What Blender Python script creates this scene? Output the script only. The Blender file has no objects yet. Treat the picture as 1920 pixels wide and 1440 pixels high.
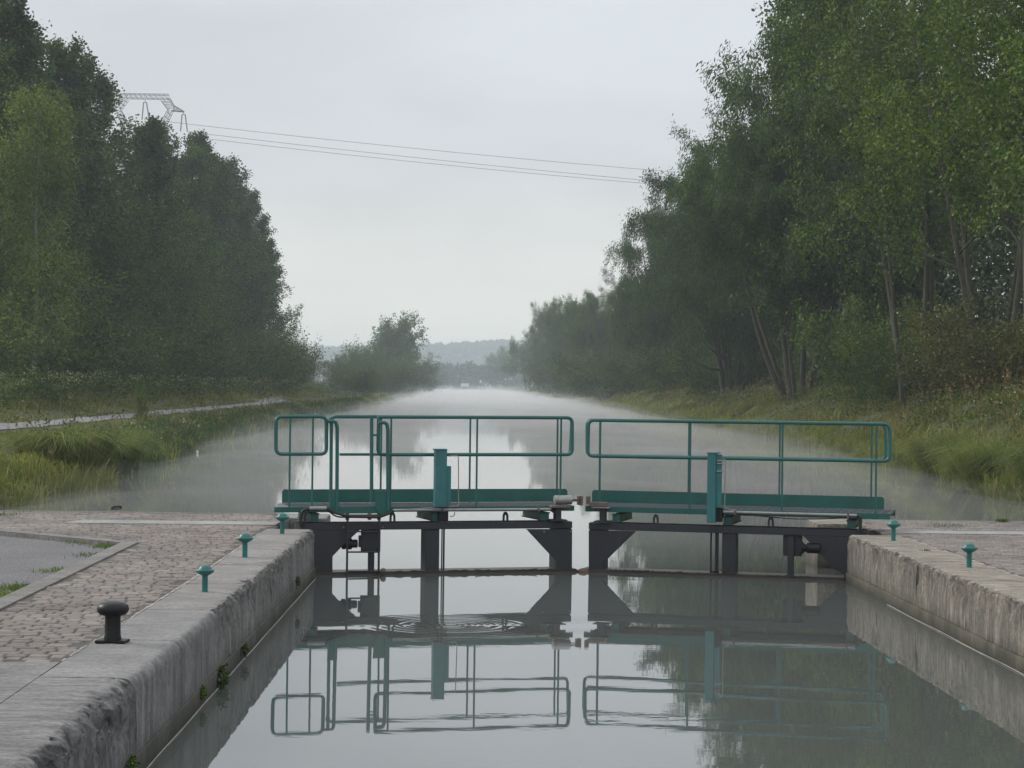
import bpy, math, random
import numpy as np
from mathutils import Matrix, Vector, noise as mnoise
R = math.radians
sc = bpy.context.scene
COL = sc.collection
rng = np.random.default_rng(7)
random.seed(7)

# ------------------------------------------------------------------ camera
F = 4000.0                      # focal length in photo pixels (1920 wide)
EYE = 1.7                       # eye height over the quay
WATER = -0.57
def _n(v): return v / np.linalg.norm(v)
FW = _n(np.array([(865 - 960) / F, -(723 - 720) / F, -1.0]))
th = 0.0120
RT = np.array([math.cos(th), -math.sin(th), 0.0]); RT = _n(RT - FW * RT.dot(FW))
UP = np.cross(RT, FW)
cam_d = bpy.data.cameras.new("camera"); cam = bpy.data.objects.new("camera", cam_d); COL.objects.link(cam)
m = Matrix.Identity(4)
for r_, a in enumerate((RT, FW, UP)):
    for c_ in range(3): m[r_][c_] = float(a[c_])
m[2][3] = EYE
cam.matrix_world = m
cam_d.sensor_width = 36; cam_d.lens = 36 * F / 1920
cam_d.clip_start = 0.1; cam_d.clip_end = 20000
sc.camera = cam

# ------------------------------------------------------------------ sky, sun, exposure
SUN_EL, SUN_AZ = 32.0, -62.0    # sun to the left, ahead, behind thin cloud
w = bpy.data.worlds.new("World"); sc.world = w; w.use_nodes = True
nt = w.node_tree; nt.nodes.clear()
def wn(t): return nt.nodes.new(t)
sky = wn('ShaderNodeTexSky'); sky.sky_type = 'NISHITA'; sky.sun_disc = False
sky.sun_elevation = R(SUN_EL); sky.sun_rotation = R(SUN_AZ); sky.air_density = 1.0; sky.dust_density = 4.0
tc = wn('ShaderNodeTexCoord'); sep = wn('ShaderNodeSeparateXYZ'); nt.links.new(tc.outputs['Generated'], sep.inputs[0])
ramp = wn('ShaderNodeValToRGB'); nt.links.new(sep.outputs['Z'], ramp.inputs[0])
cr = ramp.color_ramp
for p_, c_ in ((0.0, (.98, .91, .78)), (0.022, (.90, .86, .755)), (0.045, (.73, .72, .675)), (0.10, (.56, .588, .612)), (0.2, (.575, .608, .645)), (0.45, (.84, .88, .93)), (1.0, (1.0, 1.0, 1.0))):
    e = cr.elements.new(p_); e.color = (*c_, 1)
cr.elements.remove(cr.elements[0]); cr.elements.remove(cr.elements[-1])
cn = wn('ShaderNodeTexNoise'); cn.inputs['Scale'].default_value = 4.5; cn.inputs['Detail'].default_value = 5
mpn = wn('ShaderNodeMapping'); mpn.inputs['Scale'].default_value = (1, 1, 3.0)
nt.links.new(tc.outputs['Generated'], mpn.inputs[0]); nt.links.new(mpn.outputs[0], cn.inputs['Vector'])
mr = wn('ShaderNodeMapRange'); mr.inputs[1].default_value = .3; mr.inputs[2].default_value = .7; mr.inputs[3].default_value = 7.2; mr.inputs[4].default_value = 9.1
nt.links.new(cn.outputs[0], mr.inputs[0])
sc1 = wn('ShaderNodeVectorMath'); sc1.operation = 'SCALE'
nt.links.new(ramp.outputs[0], sc1.inputs[0]); nt.links.new(mr.outputs[0], sc1.inputs['Scale'])
mx = wn('ShaderNodeMix'); mx.data_type = 'RGBA'; mx.inputs[0].default_value = .93
nt.links.new(sky.outputs[0], mx.inputs['A']); nt.links.new(sc1.outputs[0], mx.inputs['B'])
bg = wn('ShaderNodeBackground'); bg.inputs[1].default_value = 0.115
out = wn('ShaderNodeOutputWorld'); nt.links.new(mx.outputs['Result'], bg.inputs[0]); nt.links.new(bg.outputs[0], out.inputs[0])

sl = bpy.data.lights.new("sun", 'SUN'); sl.energy = 1.5; sl.angle = R(10); sl.color = (1, .95, .86)
so = bpy.data.objects.new("sun", sl); COL.objects.link(so)
sd = Vector((math.sin(R(SUN_AZ)) * math.cos(R(SUN_EL)), math.cos(R(SUN_AZ)) * math.cos(R(SUN_EL)), math.sin(R(SUN_EL))))
so.rotation_euler = sd.to_track_quat('Z', 'Y').to_euler(); so.location = sd * 300

vs = sc.view_settings
sc.display_settings.display_device = 'sRGB'
vs.view_transform = 'Standard'; vs.look = 'None'; vs.gamma = 1; vs.use_curve_mapping = False; vs.exposure = 0.36
cy = sc.cycles
cy.use_denoising = True; cy.max_bounces = 8; cy.diffuse_bounces = 3; cy.glossy_bounces = 4; cy.volume_bounces = 2
cy.transmission_bounces = 4; cy.caustics_reflective = False; cy.caustics_refractive = False

# ------------------------------------------------------------------ measuring helpers (pixel of the photo -> place)
def ray(px, py):
    c = np.array([(px - 960) / F, -(py - 720) / F, -1.0])
    return np.array([RT.dot(c), FW.dot(c), UP.dot(c)])
CAMP = np.array([0, 0, EYE])
def on_z(px, py, z=0.0):
    d = ray(px, py); return CAMP + d * ((z - EYE) / d[2])
def at_y(px, py, Y):
    d = ray(px, py); return CAMP + d * (Y / d[1])

# ------------------------------------------------------------------ object helpers
def tag(o, label=None, cat=None, group=None, kind=None):
    if label: o['label'] = label
    if cat: o['category'] = cat
    if group: o['group'] = group
    if kind: o['kind'] = kind
    return o
def empty(name, loc, rz=0.0):
    o = bpy.data.objects.new(name, None); COL.objects.link(o)
    o.location = loc; o.rotation_euler = (0, 0, rz); o.empty_display_size = .3
    return o
def mesh_np(name, v, f, smooth=False):
    me = bpy.data.meshes.new(name); me.from_pydata(np.asarray(v, dtype=np.float32), [], np.asarray(f, dtype=np.int32)); me.update()
    if smooth: me.polygons.foreach_set('use_smooth', np.ones(len(me.polygons), dtype=bool))
    return me
def put(name, me, mat=None, parent=None, loc=None):
    o = bpy.data.objects.new(name, me); COL.objects.link(o)
    if mat is not None and not me.materials: me.materials.append(mat)
    if parent: o.parent = parent
    if loc is not None: o.location = loc
    return o

def fillet(pts, r, closed=False, n=5):
    P = [Vector(p) for p in pts]; res = []
    N = len(P)
    for i in range(N):
        if not closed and i in (0, N - 1): res.append(P[i]); continue
        a, b, c = P[i - 1], P[i], P[(i + 1) % N]
        d1 = (a - b); d2 = (c - b); l1, l2 = d1.length, d2.length
        rr = min(r, l1 * .49, l2 * .49)
        s, e_ = b + d1 / l1 * rr, b + d2 / l2 * rr
        for k in range(n + 1):
            t = k / n; res.append(s * (1 - t) ** 2 + b * 2 * t * (1 - t) + e_ * t * t)
    if closed: res.append(res[0].copy())
    return res

class MB:
    def __init__(s): s.v, s.f = [], []
    def add(s, v, f):
        b = len(s.v); s.v += [tuple(map(float, p)) for p in v]; s.f += [tuple(i + b for i in q) for q in f]; return s
    def box(s, x0, x1, y0, y1, z0, z1):
        x0, x1 = sorted((x0, x1)); y0, y1 = sorted((y0, y1)); z0, z1 = sorted((z0, z1))
        return s.add([(x0, y0, z0), (x1, y0, z0), (x1, y1, z0), (x0, y1, z0), (x0, y0, z1), (x1, y0, z1), (x1, y1, z1), (x0, y1, z1)],
                     [(0, 3, 2, 1), (4, 5, 6, 7), (0, 1, 5, 4), (1, 2, 6, 5), (2, 3, 7, 6), (3, 0, 4, 7)])
    def prism(s, poly, y0, y1):          # polygon in x,z extruded along y
        n = len(poly); A = sum(poly[i][0] * poly[(i + 1) % n][1] - poly[(i + 1) % n][0] * poly[i][1] for i in range(n))
        if A < 0: poly = poly[::-1]
        v = [(x, y0, z) for x, z in poly] + [(x, y1, z) for x, z in poly]
        f = [tuple(range(n)), tuple(range(2 * n - 1, n - 1, -1))] + [(i + n, (i + 1) % n + n, (i + 1) % n, i)[::1] for i in range(n)]
        return s.add(v, f)
    def slab(s, poly, z0, z1):           # polygon in x,y extruded along z
        n = len(poly); A = sum(poly[i][0] * poly[(i + 1) % n][1] - poly[(i + 1) % n][0] * poly[i][1] for i in range(n))
        if A < 0: poly = poly[::-1]
        v = [(x, y, z0) for x, y in poly] + [(x, y, z1) for x, y in poly]
        f = [tuple(range(n - 1, -1, -1)), tuple(range(n, 2 * n))] + [(i, (i + 1) % n, (i + 1) % n + n, i + n) for i in range(n)]
        return s.add(v, f)
    def tube(s, pts, r, n=8, caps=True):
        P = [Vector(p) for p in pts]; N = len(P); rs = r if hasattr(r, '__len__') else [r] * N
        T = [(P[min(i + 1, N - 1)] - P[max(i - 1, 0)]).normalized() for i in range(N)]
        ref = Vector((0, 0, 1)) if abs(T[0].z) < .9 else Vector((1, 0, 0))
        a = T[0].cross(ref).normalized(); b0 = len(s.v); v = []
        for i in range(N):
            a = (a - T[i] * a.dot(T[i])); a = a.normalized() if a.length > 1e-6 else T[i].orthogonal().normalized()
            b = T[i].cross(a)
            for k in range(n):
                q = 2 * math.pi * k / n; v.append(P[i] + (a * math.cos(q) + b * math.sin(q)) * rs[i])
        f = [(i * n + k, i * n + (k + 1) % n, (i + 1) * n + (k + 1) % n, (i + 1) * n + k) for i in range(N - 1) for k in range(n)]
        if caps: f += [tuple(range(n - 1, -1, -1)), tuple((N - 1) * n + k for k in range(n))]
        return s.add(v, f)
    def lathe(s, prof, c=(0, 0, 0), n=20, axis='z'):
        v = []; N = len(prof)
        for r, z in prof:
            for k in range(n):
                q = 2 * math.pi * k / n; p = (r * math.cos(q), r * math.sin(q), z)
                if axis == 'x': p = (z, p[0], p[1])
                if axis == 'y': p = (p[1], z, p[0])
                v.append((p[0] + c[0], p[1] + c[1], p[2] + c[2]))
        f = [(i * n + k, i * n + (k + 1) % n, (i + 1) * n + (k + 1) % n, (i + 1) * n + k) for i in range(N - 1) for k in range(n)]
        f += [tuple(range(n - 1, -1, -1)), tuple((N - 1) * n + k for k in range(n))]
        return s.add(v, f)
    def build(s, name, mat, parent=None, smooth=True, bevel=0.0, loc=None):
        me = bpy.data.meshes.new(name); me.from_pydata(s.v, [], s.f); me.update()
        if smooth:
            me.polygons.foreach_set('use_smooth', [True] * len(me.polygons)); me.set_sharp_from_angle(angle=R(38))
        o = put(name, me, mat, parent, loc)
        if bevel:
            b = o.modifiers.new('edge', 'BEVEL'); b.width = bevel; b.segments = 2; b.limit_method = 'ANGLE'; b.angle_limit = R(40)
        return o

# ------------------------------------------------------------------ materials
def material(name):
    mt = bpy.data.materials.new(name); mt.use_nodes = True
    return mt, mt.node_tree, mt.node_tree.nodes['Principled BSDF']
def nd(t, ty, **kw):
    n = t.nodes.new(ty)
    for k, v in kw.items():
        if k in n.inputs.keys(): n.inputs[k].default_value = v
        else: setattr(n, k, v)
    return n
def rampn(t, src, stops):
    r = t.nodes.new('ShaderNodeValToRGB'); e = r.color_ramp.elements
    e[0].position, e[0].color = stops[0][0], (*stops[0][1], 1)
    e[1].position, e[1].color = stops[-1][0], (*stops[-1][1], 1)
    for p, c in stops[1:-1]:
        x = e.new(p); x.color = (*c, 1)
    t.links.new(src, r.inputs[0]); return r.outputs[0]
def mixc(t, fac, a, b, mode='MIX'):
    n = t.nodes.new('ShaderNodeMix'); n.data_type = 'RGBA'; n.blend_type = mode
    for s_, val in ((n.inputs[0], fac), (n.inputs['A'], a), (n.inputs['B'], b)):
        if hasattr(val, 'is_output'): t.links.new(val, s_)
        else: s_.default_value = val if not isinstance(val, tuple) else (*val, 1)[:4]
    return n.outputs['Result']
def pos(t, scale=(1, 1, 1), rot=(0, 0, 0), loc=(0, 0, 0), kind='Object'):
    c = t.nodes.new('ShaderNodeTexCoord'); mp = t.nodes.new('ShaderNodeMapping')
    mp.inputs['Scale'].default_value = scale; mp.inputs['Rotation'].default_value = rot; mp.inputs['Location'].default_value = loc
    t.links.new(c.outputs[kind], mp.inputs[0]); return mp.outputs[0]
def wpos(t, scale=(1, 1, 1)):            # world position
    g = t.nodes.new('ShaderNodeNewGeometry'); mp = t.nodes.new('ShaderNodeMapping'); mp.inputs['Scale'].default_value = scale
    t.links.new(g.outputs['Position'], mp.inputs[0]); return mp.outputs[0]
def noisen(t, vec, scale, detail=4, rough=.55, dist=0.0):
    n = nd(t, 'ShaderNodeTexNoise', Scale=scale, Detail=detail, Roughness=rough, Distortion=dist)
    t.links.new(vec, n.inputs['Vector']); return n.outputs[0]
def math2(t, op, a, b=None):
    n = t.nodes.new('ShaderNodeMath'); n.operation = op
    for i, x in enumerate((a, b)):
        if x is None: continue
        if hasattr(x, 'is_output'): t.links.new(x, n.inputs[i])
        else: n.inputs[i].default_value = x
    return n.outputs[0]
def bumpn(t, h, strength, dist, bs, nrm=None):
    b = nd(t, 'ShaderNodeBump', Strength=strength, Distance=dist); t.links.new(h, b.inputs['Height'])
    if nrm is not None: t.links.new(nrm, b.inputs['Normal'])
    t.links.new(b.outputs[0], bs.inputs['Normal']); return b.outputs[0]

def paint(name, col, rough=.42, grime=(.05, .05, .045), amount=.35):
    mt, t, bs = material(name)
    p = wpos(t)
    n1 = noisen(t, p, 3.0, 5, .65); n2 = noisen(t, wpos(t, (18, 18, 2.2)), 1.0, 4, .6)
    base = mixc(t, rampn(t, n1, [(.3, (0, 0, 0)), (.75, (1, 1, 1))]), tuple(c * .78 for c in col), tuple(min(1, c * 1.2) for c in col))
    g = rampn(t, n2, [(.52, (0, 0, 0)), (.8, (amount,) * 3)])
    t.links.new(mixc(t, g, base, grime), bs.inputs['Base Color'])
    t.links.new(rampn(t, n1, [(.2, (rough * .8,) * 3), (.8, (min(1, rough * 1.4),) * 3)]), bs.inputs['Roughness'])
    bumpn(t, noisen(t, p, 60, 3), .08, .002, bs)
    return mt
M = {}
M['green'] = paint('teal_paint', (.009, .105, .086))
M['green_rail'] = paint('teal_rail_paint', (.014, .112, .100), .36, amount=.5)
M['blue_green'] = paint('blue_green_paint', (.030, .165, .175), .4, amount=.4)
M['cap_green'] = paint('bollard_teal_paint', (.018, .15, .135), .4, amount=.25)
M['dark'] = paint('tarred_steel', (.024, .026, .034), .55, (.07, .06, .05), .25)
M['black'] = paint('black_iron', (.006, .007, .009), .42, (.02, .02, .02), .15); M['black'].node_tree.nodes['Principled BSDF'].inputs['Specular IOR Level'].default_value = .3
M['rubber'] = paint('black_rubber', (.012, .012, .013), .5, amount=.1)
M['steel'] = paint('bare_steel', (.30, .30, .295), .38, (.12, .10, .08), .5); M['steel'].node_tree.nodes['Principled BSDF'].inputs['Metallic'].default_value = .6
M['rust'] = paint('rusty_steel', (.16, .115, .095), .7, (.08, .05, .03), .6)
M['grating'] = paint('worn_grating', (.13, .135, .15), .7, (.05, .06, .05), .5)
M['wet_timber'] = paint('wet_timber', (.055, .042, .032), .45, (.02, .02, .015), .5)
M['galv'] = paint('galvanised_lattice', (.22, .23, .24), .6, amount=.1)
M['white'] = paint('white_plastic', (.75, .77, .76), .4, amount=.1)
M['plank'] = paint('grey_plank', (.16, .15, .14), .75, amount=.4)
M['orange_wood'] = paint('peeled_wood', (.17, .12, .08), .7, amount=.3)

def stone(name, warm, streak, moss, dark=.5, topdark=.0, rust=0.0):
    mt, t, bs = material(name)
    p = wpos(t)
    big = noisen(t, p, 1.6, 8, .72, .3); fine = noisen(t, wpos(t, (1, 1.6, 1)), 26, 7, .75)
    base = rampn(t, big, [(.25, tuple(c * .62 for c in warm)), (.5, warm), (.75, tuple(min(1, c * 1.28) for c in warm))])
    base = mixc(t, .8, base, rampn(t, fine, [(.3, (.42, .42, .43)), (.7, (1.45, 1.43, 1.4))]), 'MULTIPLY')
    # vertical run-off streaks on the upright faces
    st = noisen(t, wpos(t, (9, 9, .55)), 1.0, 5, .7, .2)
    g = t.nodes.new('ShaderNodeNewGeometry'); sp = t.nodes.new('ShaderNodeSeparateXYZ'); t.links.new(g.outputs['Normal'], sp.inputs[0])
    upr = math2(t, 'SUBTRACT', 1.0, math2(t, 'ABSOLUTE', sp.outputs['Z']))
    sfac = math2(t, 'MULTIPLY', rampn(t, st, [(.38, (0, 0, 0)), (.66, (streak,) * 3)]), math2(t, 'MULTIPLY', upr, rampn(t, noisen(t, p, 1.7, 4, .6), [(.3, (.35,) * 3), (.65, (1.2,) * 3)])))
    base = mixc(t, sfac, base, (.05, .052, .055))
    lt = noisen(t, wpos(t, (5, 5, .8)), 1.7, 4, .6)
    base = mixc(t, math2(t, 'MULTIPLY', rampn(t, lt, [(.58, (0, 0, 0)), (.72, (.5,) * 3)]), upr), base, tuple(min(1, c * 1.5) for c in warm))
    if rust:
        rp = math2(t, 'MULTIPLY', rampn(t, noisen(t, p, 1.3, 6, .7, .5), [(.56, (0, 0, 0)), (.68, (1, 1, 1))]), rampn(t, noisen(t, wpos(t, (8, 8, 2)), 2.0, 5, .7), [(.45, (0, 0, 0)), (.6, (rust,) * 3)]))
        base = mixc(t, math2(t, 'MULTIPLY', rp, upr), base, (.19, .075, .045))
    # damp weathering that follows the worn edge
    sp2 = t.nodes.new('ShaderNodeSeparateXYZ'); t.links.new(g.outputs['Position'], sp2.inputs[0])
    pt = noisen(t, p, 5.5, 8, .75, .6)
    edge = rampn(t, upr, [(.06, (0, 0, 0)), (.3, (1, 1, 1)), (.85, (.55,) * 3), (1, (.12,) * 3)])
    ef = math2(t, 'MULTIPLY', edge, rampn(t, pt, [(.42, (0, 0, 0)), (.58, (dark,) * 3)]))
    base = mixc(t, ef, base, (.028, .03, .032))
    tp = noisen(t, wpos(t, (1.2, 5.0, 1)), 2.6, 7, .72, .3)
    base = mixc(t, rampn(t, tp, [(.40, (0, 0, 0)), (.64, (topdark,) * 3)]), base, (.055, .057, .062))
    # tide line: algae just above the water
    mh = nd(t, 'ShaderNodeMapRange'); t.links.new(math2(t, 'ADD', sp2.outputs['Z'], math2(t, 'MULTIPLY', noisen(t, p, 3, 5), .22)), mh.inputs[0])
    mh.inputs[1].default_value = -.44; mh.inputs[2].default_value = -.22; mh.inputs[3].default_value = moss; mh.inputs[4].default_value = 0
    base = mixc(t, mh.outputs[0], base, (.06, .06, .046))
    t.links.new(base, bs.inputs['Base Color']); bs.inputs['Roughness'].default_value = .85; bs.inputs['Specular IOR Level'].default_value = .25
    hmix = math2(t, 'ADD', math2(t, 'MULTIPLY', fine, .9), math2(t, 'MULTIPLY', pt, 1.0))
    bumpn(t, hmix, .85, .022, bs)
    return mt
M['stone_left'] = stone('weathered_coping', (.30, .29, .28), .55, .75, .9, .3)
M['stone_smooth'] = stone('smooth_concrete', (.29, .29, .29), .75, .7, .45, .2)
M['stone_rough'] = stone('eroded_stone', (.29, .285, .285), .8, .6, 1.0, .55)
M['stone_right'] = stone('buff_stone', (.37, .335, .28), .6, .85, .85, .7, .8)
M['stone_lower'] = stone('lower_course', (.23, .225, .205), .4, .95, .3, .2)
M['stone_lower_r'] = stone('lower_course_buff', (.30, .275, .225), .4, .95, .3, .2)
M['kerb'] = stone('kerb_stone', (.25, .243, .232), .2, 0, .2, .35)
M['band'] = stone('concrete_band', (.36, .365, .37), .2, 0, .2, .12)
M['mortar'] = stone('pale_mortar', (.45, .44, .41), .2, 0, .2, .15)

def asphalt_mat(name, a, b):
    mt, t, bs = material(name); p = wpos(t)
    v = nd(t, 'ShaderNodeTexVoronoi', Scale=38.0); t.links.new(p, v.inputs['Vector'])
    n1 = noisen(t, p, .8, 6, .65); c = mixc(t, rampn(t, n1, [(.3, (0, 0, 0)), (.7, (1, 1, 1))]), a, b)
    c = mixc(t, .75, c, rampn(t, v.outputs['Distance'], [(0.05, (1.35,) * 3), (.6, (.5,) * 3)]), 'MULTIPLY')
    t.links.new(c, bs.inputs['Base Color']); bs.inputs['Roughness'].default_value = .85
    bumpn(t, v.outputs['Distance'], .6, .012, bs); return mt
def setts_mat():
    mt, t, bs = material('granite_setts')
    br = t.nodes.new('ShaderNodeTexBrick'); p = wpos(t)
    wob = nd(t, 'ShaderNodeTexNoise', Scale=3.2, Detail=4); t.links.new(p, wob.inputs['Vector'])
    vm = t.nodes.new('ShaderNodeVectorMath'); vm.operation = 'MULTIPLY_ADD'; t.links.new(wob.outputs['Color'], vm.inputs[0])
    vm.inputs[1].default_value = (.07, .055, 0); t.links.new(p, vm.inputs[2]); t.links.new(vm.outputs[0], br.inputs['Vector'])
    br.inputs['Scale'].default_value = 1.0; br.inputs['Brick Width'].default_value = .16; br.inputs['Row Height'].default_value = .165
    br.inputs['Mortar Size'].default_value = .009; br.inputs['Mortar Smooth'].default_value = .6; br.inputs['Bias'].default_value = 0
    br.inputs['Color1'].default_value = (.172, .146, .132, 1); br.inputs['Color2'].default_value = (.155, .152, .146, 1); br.inputs['Mortar'].default_value = (.05, .043, .038, 1)
    n1 = noisen(t, p, 1.1, 6, .65); n2 = noisen(t, p, 7.0, 4, .6); n3 = noisen(t, p, 45, 4, .6)
    c = mixc(t, rampn(t, n2, [(.6, (0, 0, 0)), (.74, (.45,) * 3)]), br.outputs['Color'], (.19, .115, .09))
    c = mixc(t, 1.0, c, rampn(t, n1, [(.3, (.6, .6, .62)), (.7, (1.4, 1.36, 1.3))]), 'MULTIPLY')
    c = mixc(t, .6, c, rampn(t, n3, [(.2, (.6,) * 3), (.8, (1.35,) * 3)]), 'MULTIPLY')
    c = mixc(t, rampn(t, noisen(t, p, .8, 7, .7, .4), [(.55, (0, 0, 0)), (.72, (.55,) * 3)]), c, (.19, .186, .168))
    t.links.new(c, bs.inputs['Base Color']); bs.inputs['Roughness'].default_value = .8; bs.inputs['Specular IOR Level'].default_value = .3
    h = math2(t, 'SUBTRACT', math2(t, 'ADD', math2(t, 'MULTIPLY', n2, .5), math2(t, 'MULTIPLY', n3, .3)), br.outputs['Fac'])
    bumpn(t, h, .8, .016, bs)
    return mt
M['setts'] = setts_mat()
def sett_mat():
    mt, t, bs = material('worn_sett'); p = wpos(t); g = t.nodes.new('ShaderNodeNewGeometry')
    c = rampn(t, g.outputs['Random Per Island'], [(0, (.155, .138, .128)), (.35, (.192, .170, .157)), (.7, (.205, .186, .173)), (.9, (.20, .168, .152)), (1, (.24, .23, .215))])
    n1 = noisen(t, p, .9, 7, .7, .4); n3 = noisen(t, p, 34, 5, .7)
    c = mixc(t, 1.0, c, rampn(t, n1, [(.3, (.62, .62, .64)), (.7, (1.38, 1.36, 1.32))]), 'MULTIPLY')
    c = mixc(t, .7, c, rampn(t, n3, [(.25, (.5,) * 3), (.75, (1.5,) * 3)]), 'MULTIPLY')
    c = mixc(t, rampn(t, noisen(t, p, 1.6, 7, .72, .5), [(.54, (0, 0, 0)), (.70, (.6,) * 3)]), c, (.20, .195, .18))
    t.links.new(c, bs.inputs['Base Color']); bs.inputs['Roughness'].default_value = .8; bs.inputs['Specular IOR Level'].default_value = .3
    bumpn(t, n3, .5, .008, bs); return mt
M['sett'] = sett_mat()
M['joint'] = asphalt_mat('joint_sand', (.075, .07, .062), (.12, .112, .10))
M['asphalt'] = asphalt_mat('chipped_asphalt', (.135, .134, .142), (.19, .188, .195))
M['path'] = asphalt_mat('towpath_asphalt', (.20, .20, .215), (.27, .27, .285))

def leaf_mat(name, c0, c1, c2, trans=.28, rough=.55, vs_=.35):
    mt, t, bs = material(name)
    g = t.nodes.new('ShaderNodeNewGeometry'); oi = t.nodes.new('ShaderNodeObjectInfo')
    c = rampn(t, g.outputs['Random Per Island'], [(0, c0), (.55, c1), (1, c2)])
    n1 = noisen(t, wpos(t), vs_, 3, .6)
    c = mixc(t, 1.0, c, rampn(t, n1, [(.32, (.5, .58, .56)), (.68, (1.5, 1.42, 1.15))]), 'MULTIPLY')  # broad noise paints light and shaded clumps into the foliage colour
    c = mixc(t, 1.0, c, rampn(t, oi.outputs['Random'], [(0, (.75, .82, .85)), (.5, (1, 1, 1)), (1, (1.3, 1.18, .95))]), 'MULTIPLY')
    t.links.new(c, bs.inputs['Base Color']); bs.inputs['Roughness'].default_value = rough; bs.inputs['Specular IOR Level'].default_value = .3
    tr = t.nodes.new('ShaderNodeBsdfTranslucent'); t.links.new(mixc(t, 1.0, c, (1.1, 1.25, .7), 'MULTIPLY'), tr.inputs[0])
    ms = t.nodes.new('ShaderNodeMixShader'); ms.inputs[0].default_value = trans
    t.links.new(bs.outputs[0], ms.inputs[1]); t.links.new(tr.outputs[0], ms.inputs[2])
    t.links.new(ms.outputs[0], t.nodes['Material Output'].inputs[0]); return mt
M['poplar'] = leaf_mat('poplar_leaves', (.022, .058, .014), (.044, .092, .019), (.095, .132, .026))
M['willow'] = leaf_mat('willow_leaves', (.034, .080, .022), (.062, .118, .032), (.110, .155, .046))
M['bright'] = leaf_mat('bright_leaves', (.042, .095, .012), (.088, .15, .018), (.17, .21, .035))
M['birch'] = leaf_mat('birch_leaves', (.050, .098, .018), (.088, .138, .024), (.15, .18, .035))
M['bush'] = leaf_mat('bush_leaves', (.028, .062, .014), (.052, .096, .018), (.10, .132, .028))
M['brown_bush'] = leaf_mat('dry_bush_leaves', (.050, .062, .022), (.080, .092, .032), (.13, .13, .05))
M['grass'] = leaf_mat('bank_grass', (.095, .128, .026), (.165, .185, .046), (.28, .26, .11), .3, .6, .25)
M['pale_grass'] = leaf_mat('pale_bank_grass', (.088, .108, .042), (.15, .16, .076), (.28, .25, .155), .3, .6, .3)
M['sedge'] = leaf_mat('sedge_grass', (.105, .145, .034), (.17, .20, .06), (.27, .26, .12), .3, .6, .5)
M['reed'] = leaf_mat('reed_green', (.035, .075, .030), (.055, .10, .045), (.085, .13, .06), .3, .6, .5)
M['weed'] = leaf_mat('weed_leaves', (.045, .085, .022), (.085, .125, .032), (.15, .165, .06), .25, .6, .5)
M['stalk'] = leaf_mat('dry_stalk', (.09, .07, .04), (.16, .125, .07), (.24, .20, .12), .15, .7, .5)
M['flower'] = leaf_mat('white_flowers', (.34, .33, .31), (.42, .41, .38), (.5, .49, .46), .1)
M['tuft'] = leaf_mat('tuft_grass', (.07, .12, .02), (.11, .16, .03), (.16, .20, .05), .3, .6, .5)
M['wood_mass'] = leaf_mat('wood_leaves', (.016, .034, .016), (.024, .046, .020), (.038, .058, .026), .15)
def bark_mat(name, a, b):
    mt, t, bs = material(name); n1 = noisen(t, wpos(t, (6, 6, 1.2)), 2.0, 5, .65)
    t.links.new(rampn(t, n1, [(.3, a), (.7, b)]), bs.inputs['Base Color']); bs.inputs['Roughness'].default_value = .9
    bumpn(t, n1, .5, .03, bs); return mt
M['bark'] = bark_mat('grey_bark', (.042, .04, .03), (.105, .098, .07))
M['pale_bark'] = bark_mat('pale_bark', (.16, .15, .12), (.32, .31, .27))
def ground_mat():
    mt, t, bs = material('bank_soil'); p = wpos(t)
    c = rampn(t, noisen(t, p, .35, 7, .65), [(.3, (.04, .055, .014)), (.55, (.06, .075, .02)), (.75, (.08, .08, .03))])
    c = mixc(t, .7, c, rampn(t, noisen(t, p, 6, 5, .65), [(.25, (.5,) * 3), (.75, (1.4,) * 3)]), 'MULTIPLY')
    t.links.new(c, bs.inputs['Base Color']); bs.inputs['Roughness'].default_value = .95
    bumpn(t, noisen(t, p, 5, 6), .8, .08, bs); return mt
M['ground'] = ground_mat()
def hill_mat():
    mt, t, bs = material('wooded_hill'); p = wpos(t)
    t.links.new(rampn(t, noisen(t, p, .05, 6, .65), [(.3, (.026, .042, .02)), (.7, (.05, .07, .03))]), bs.inputs['Base Color']); bs.inputs['Roughness'].default_value = 1
    return mt
M['hill'] = hill_mat()

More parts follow.
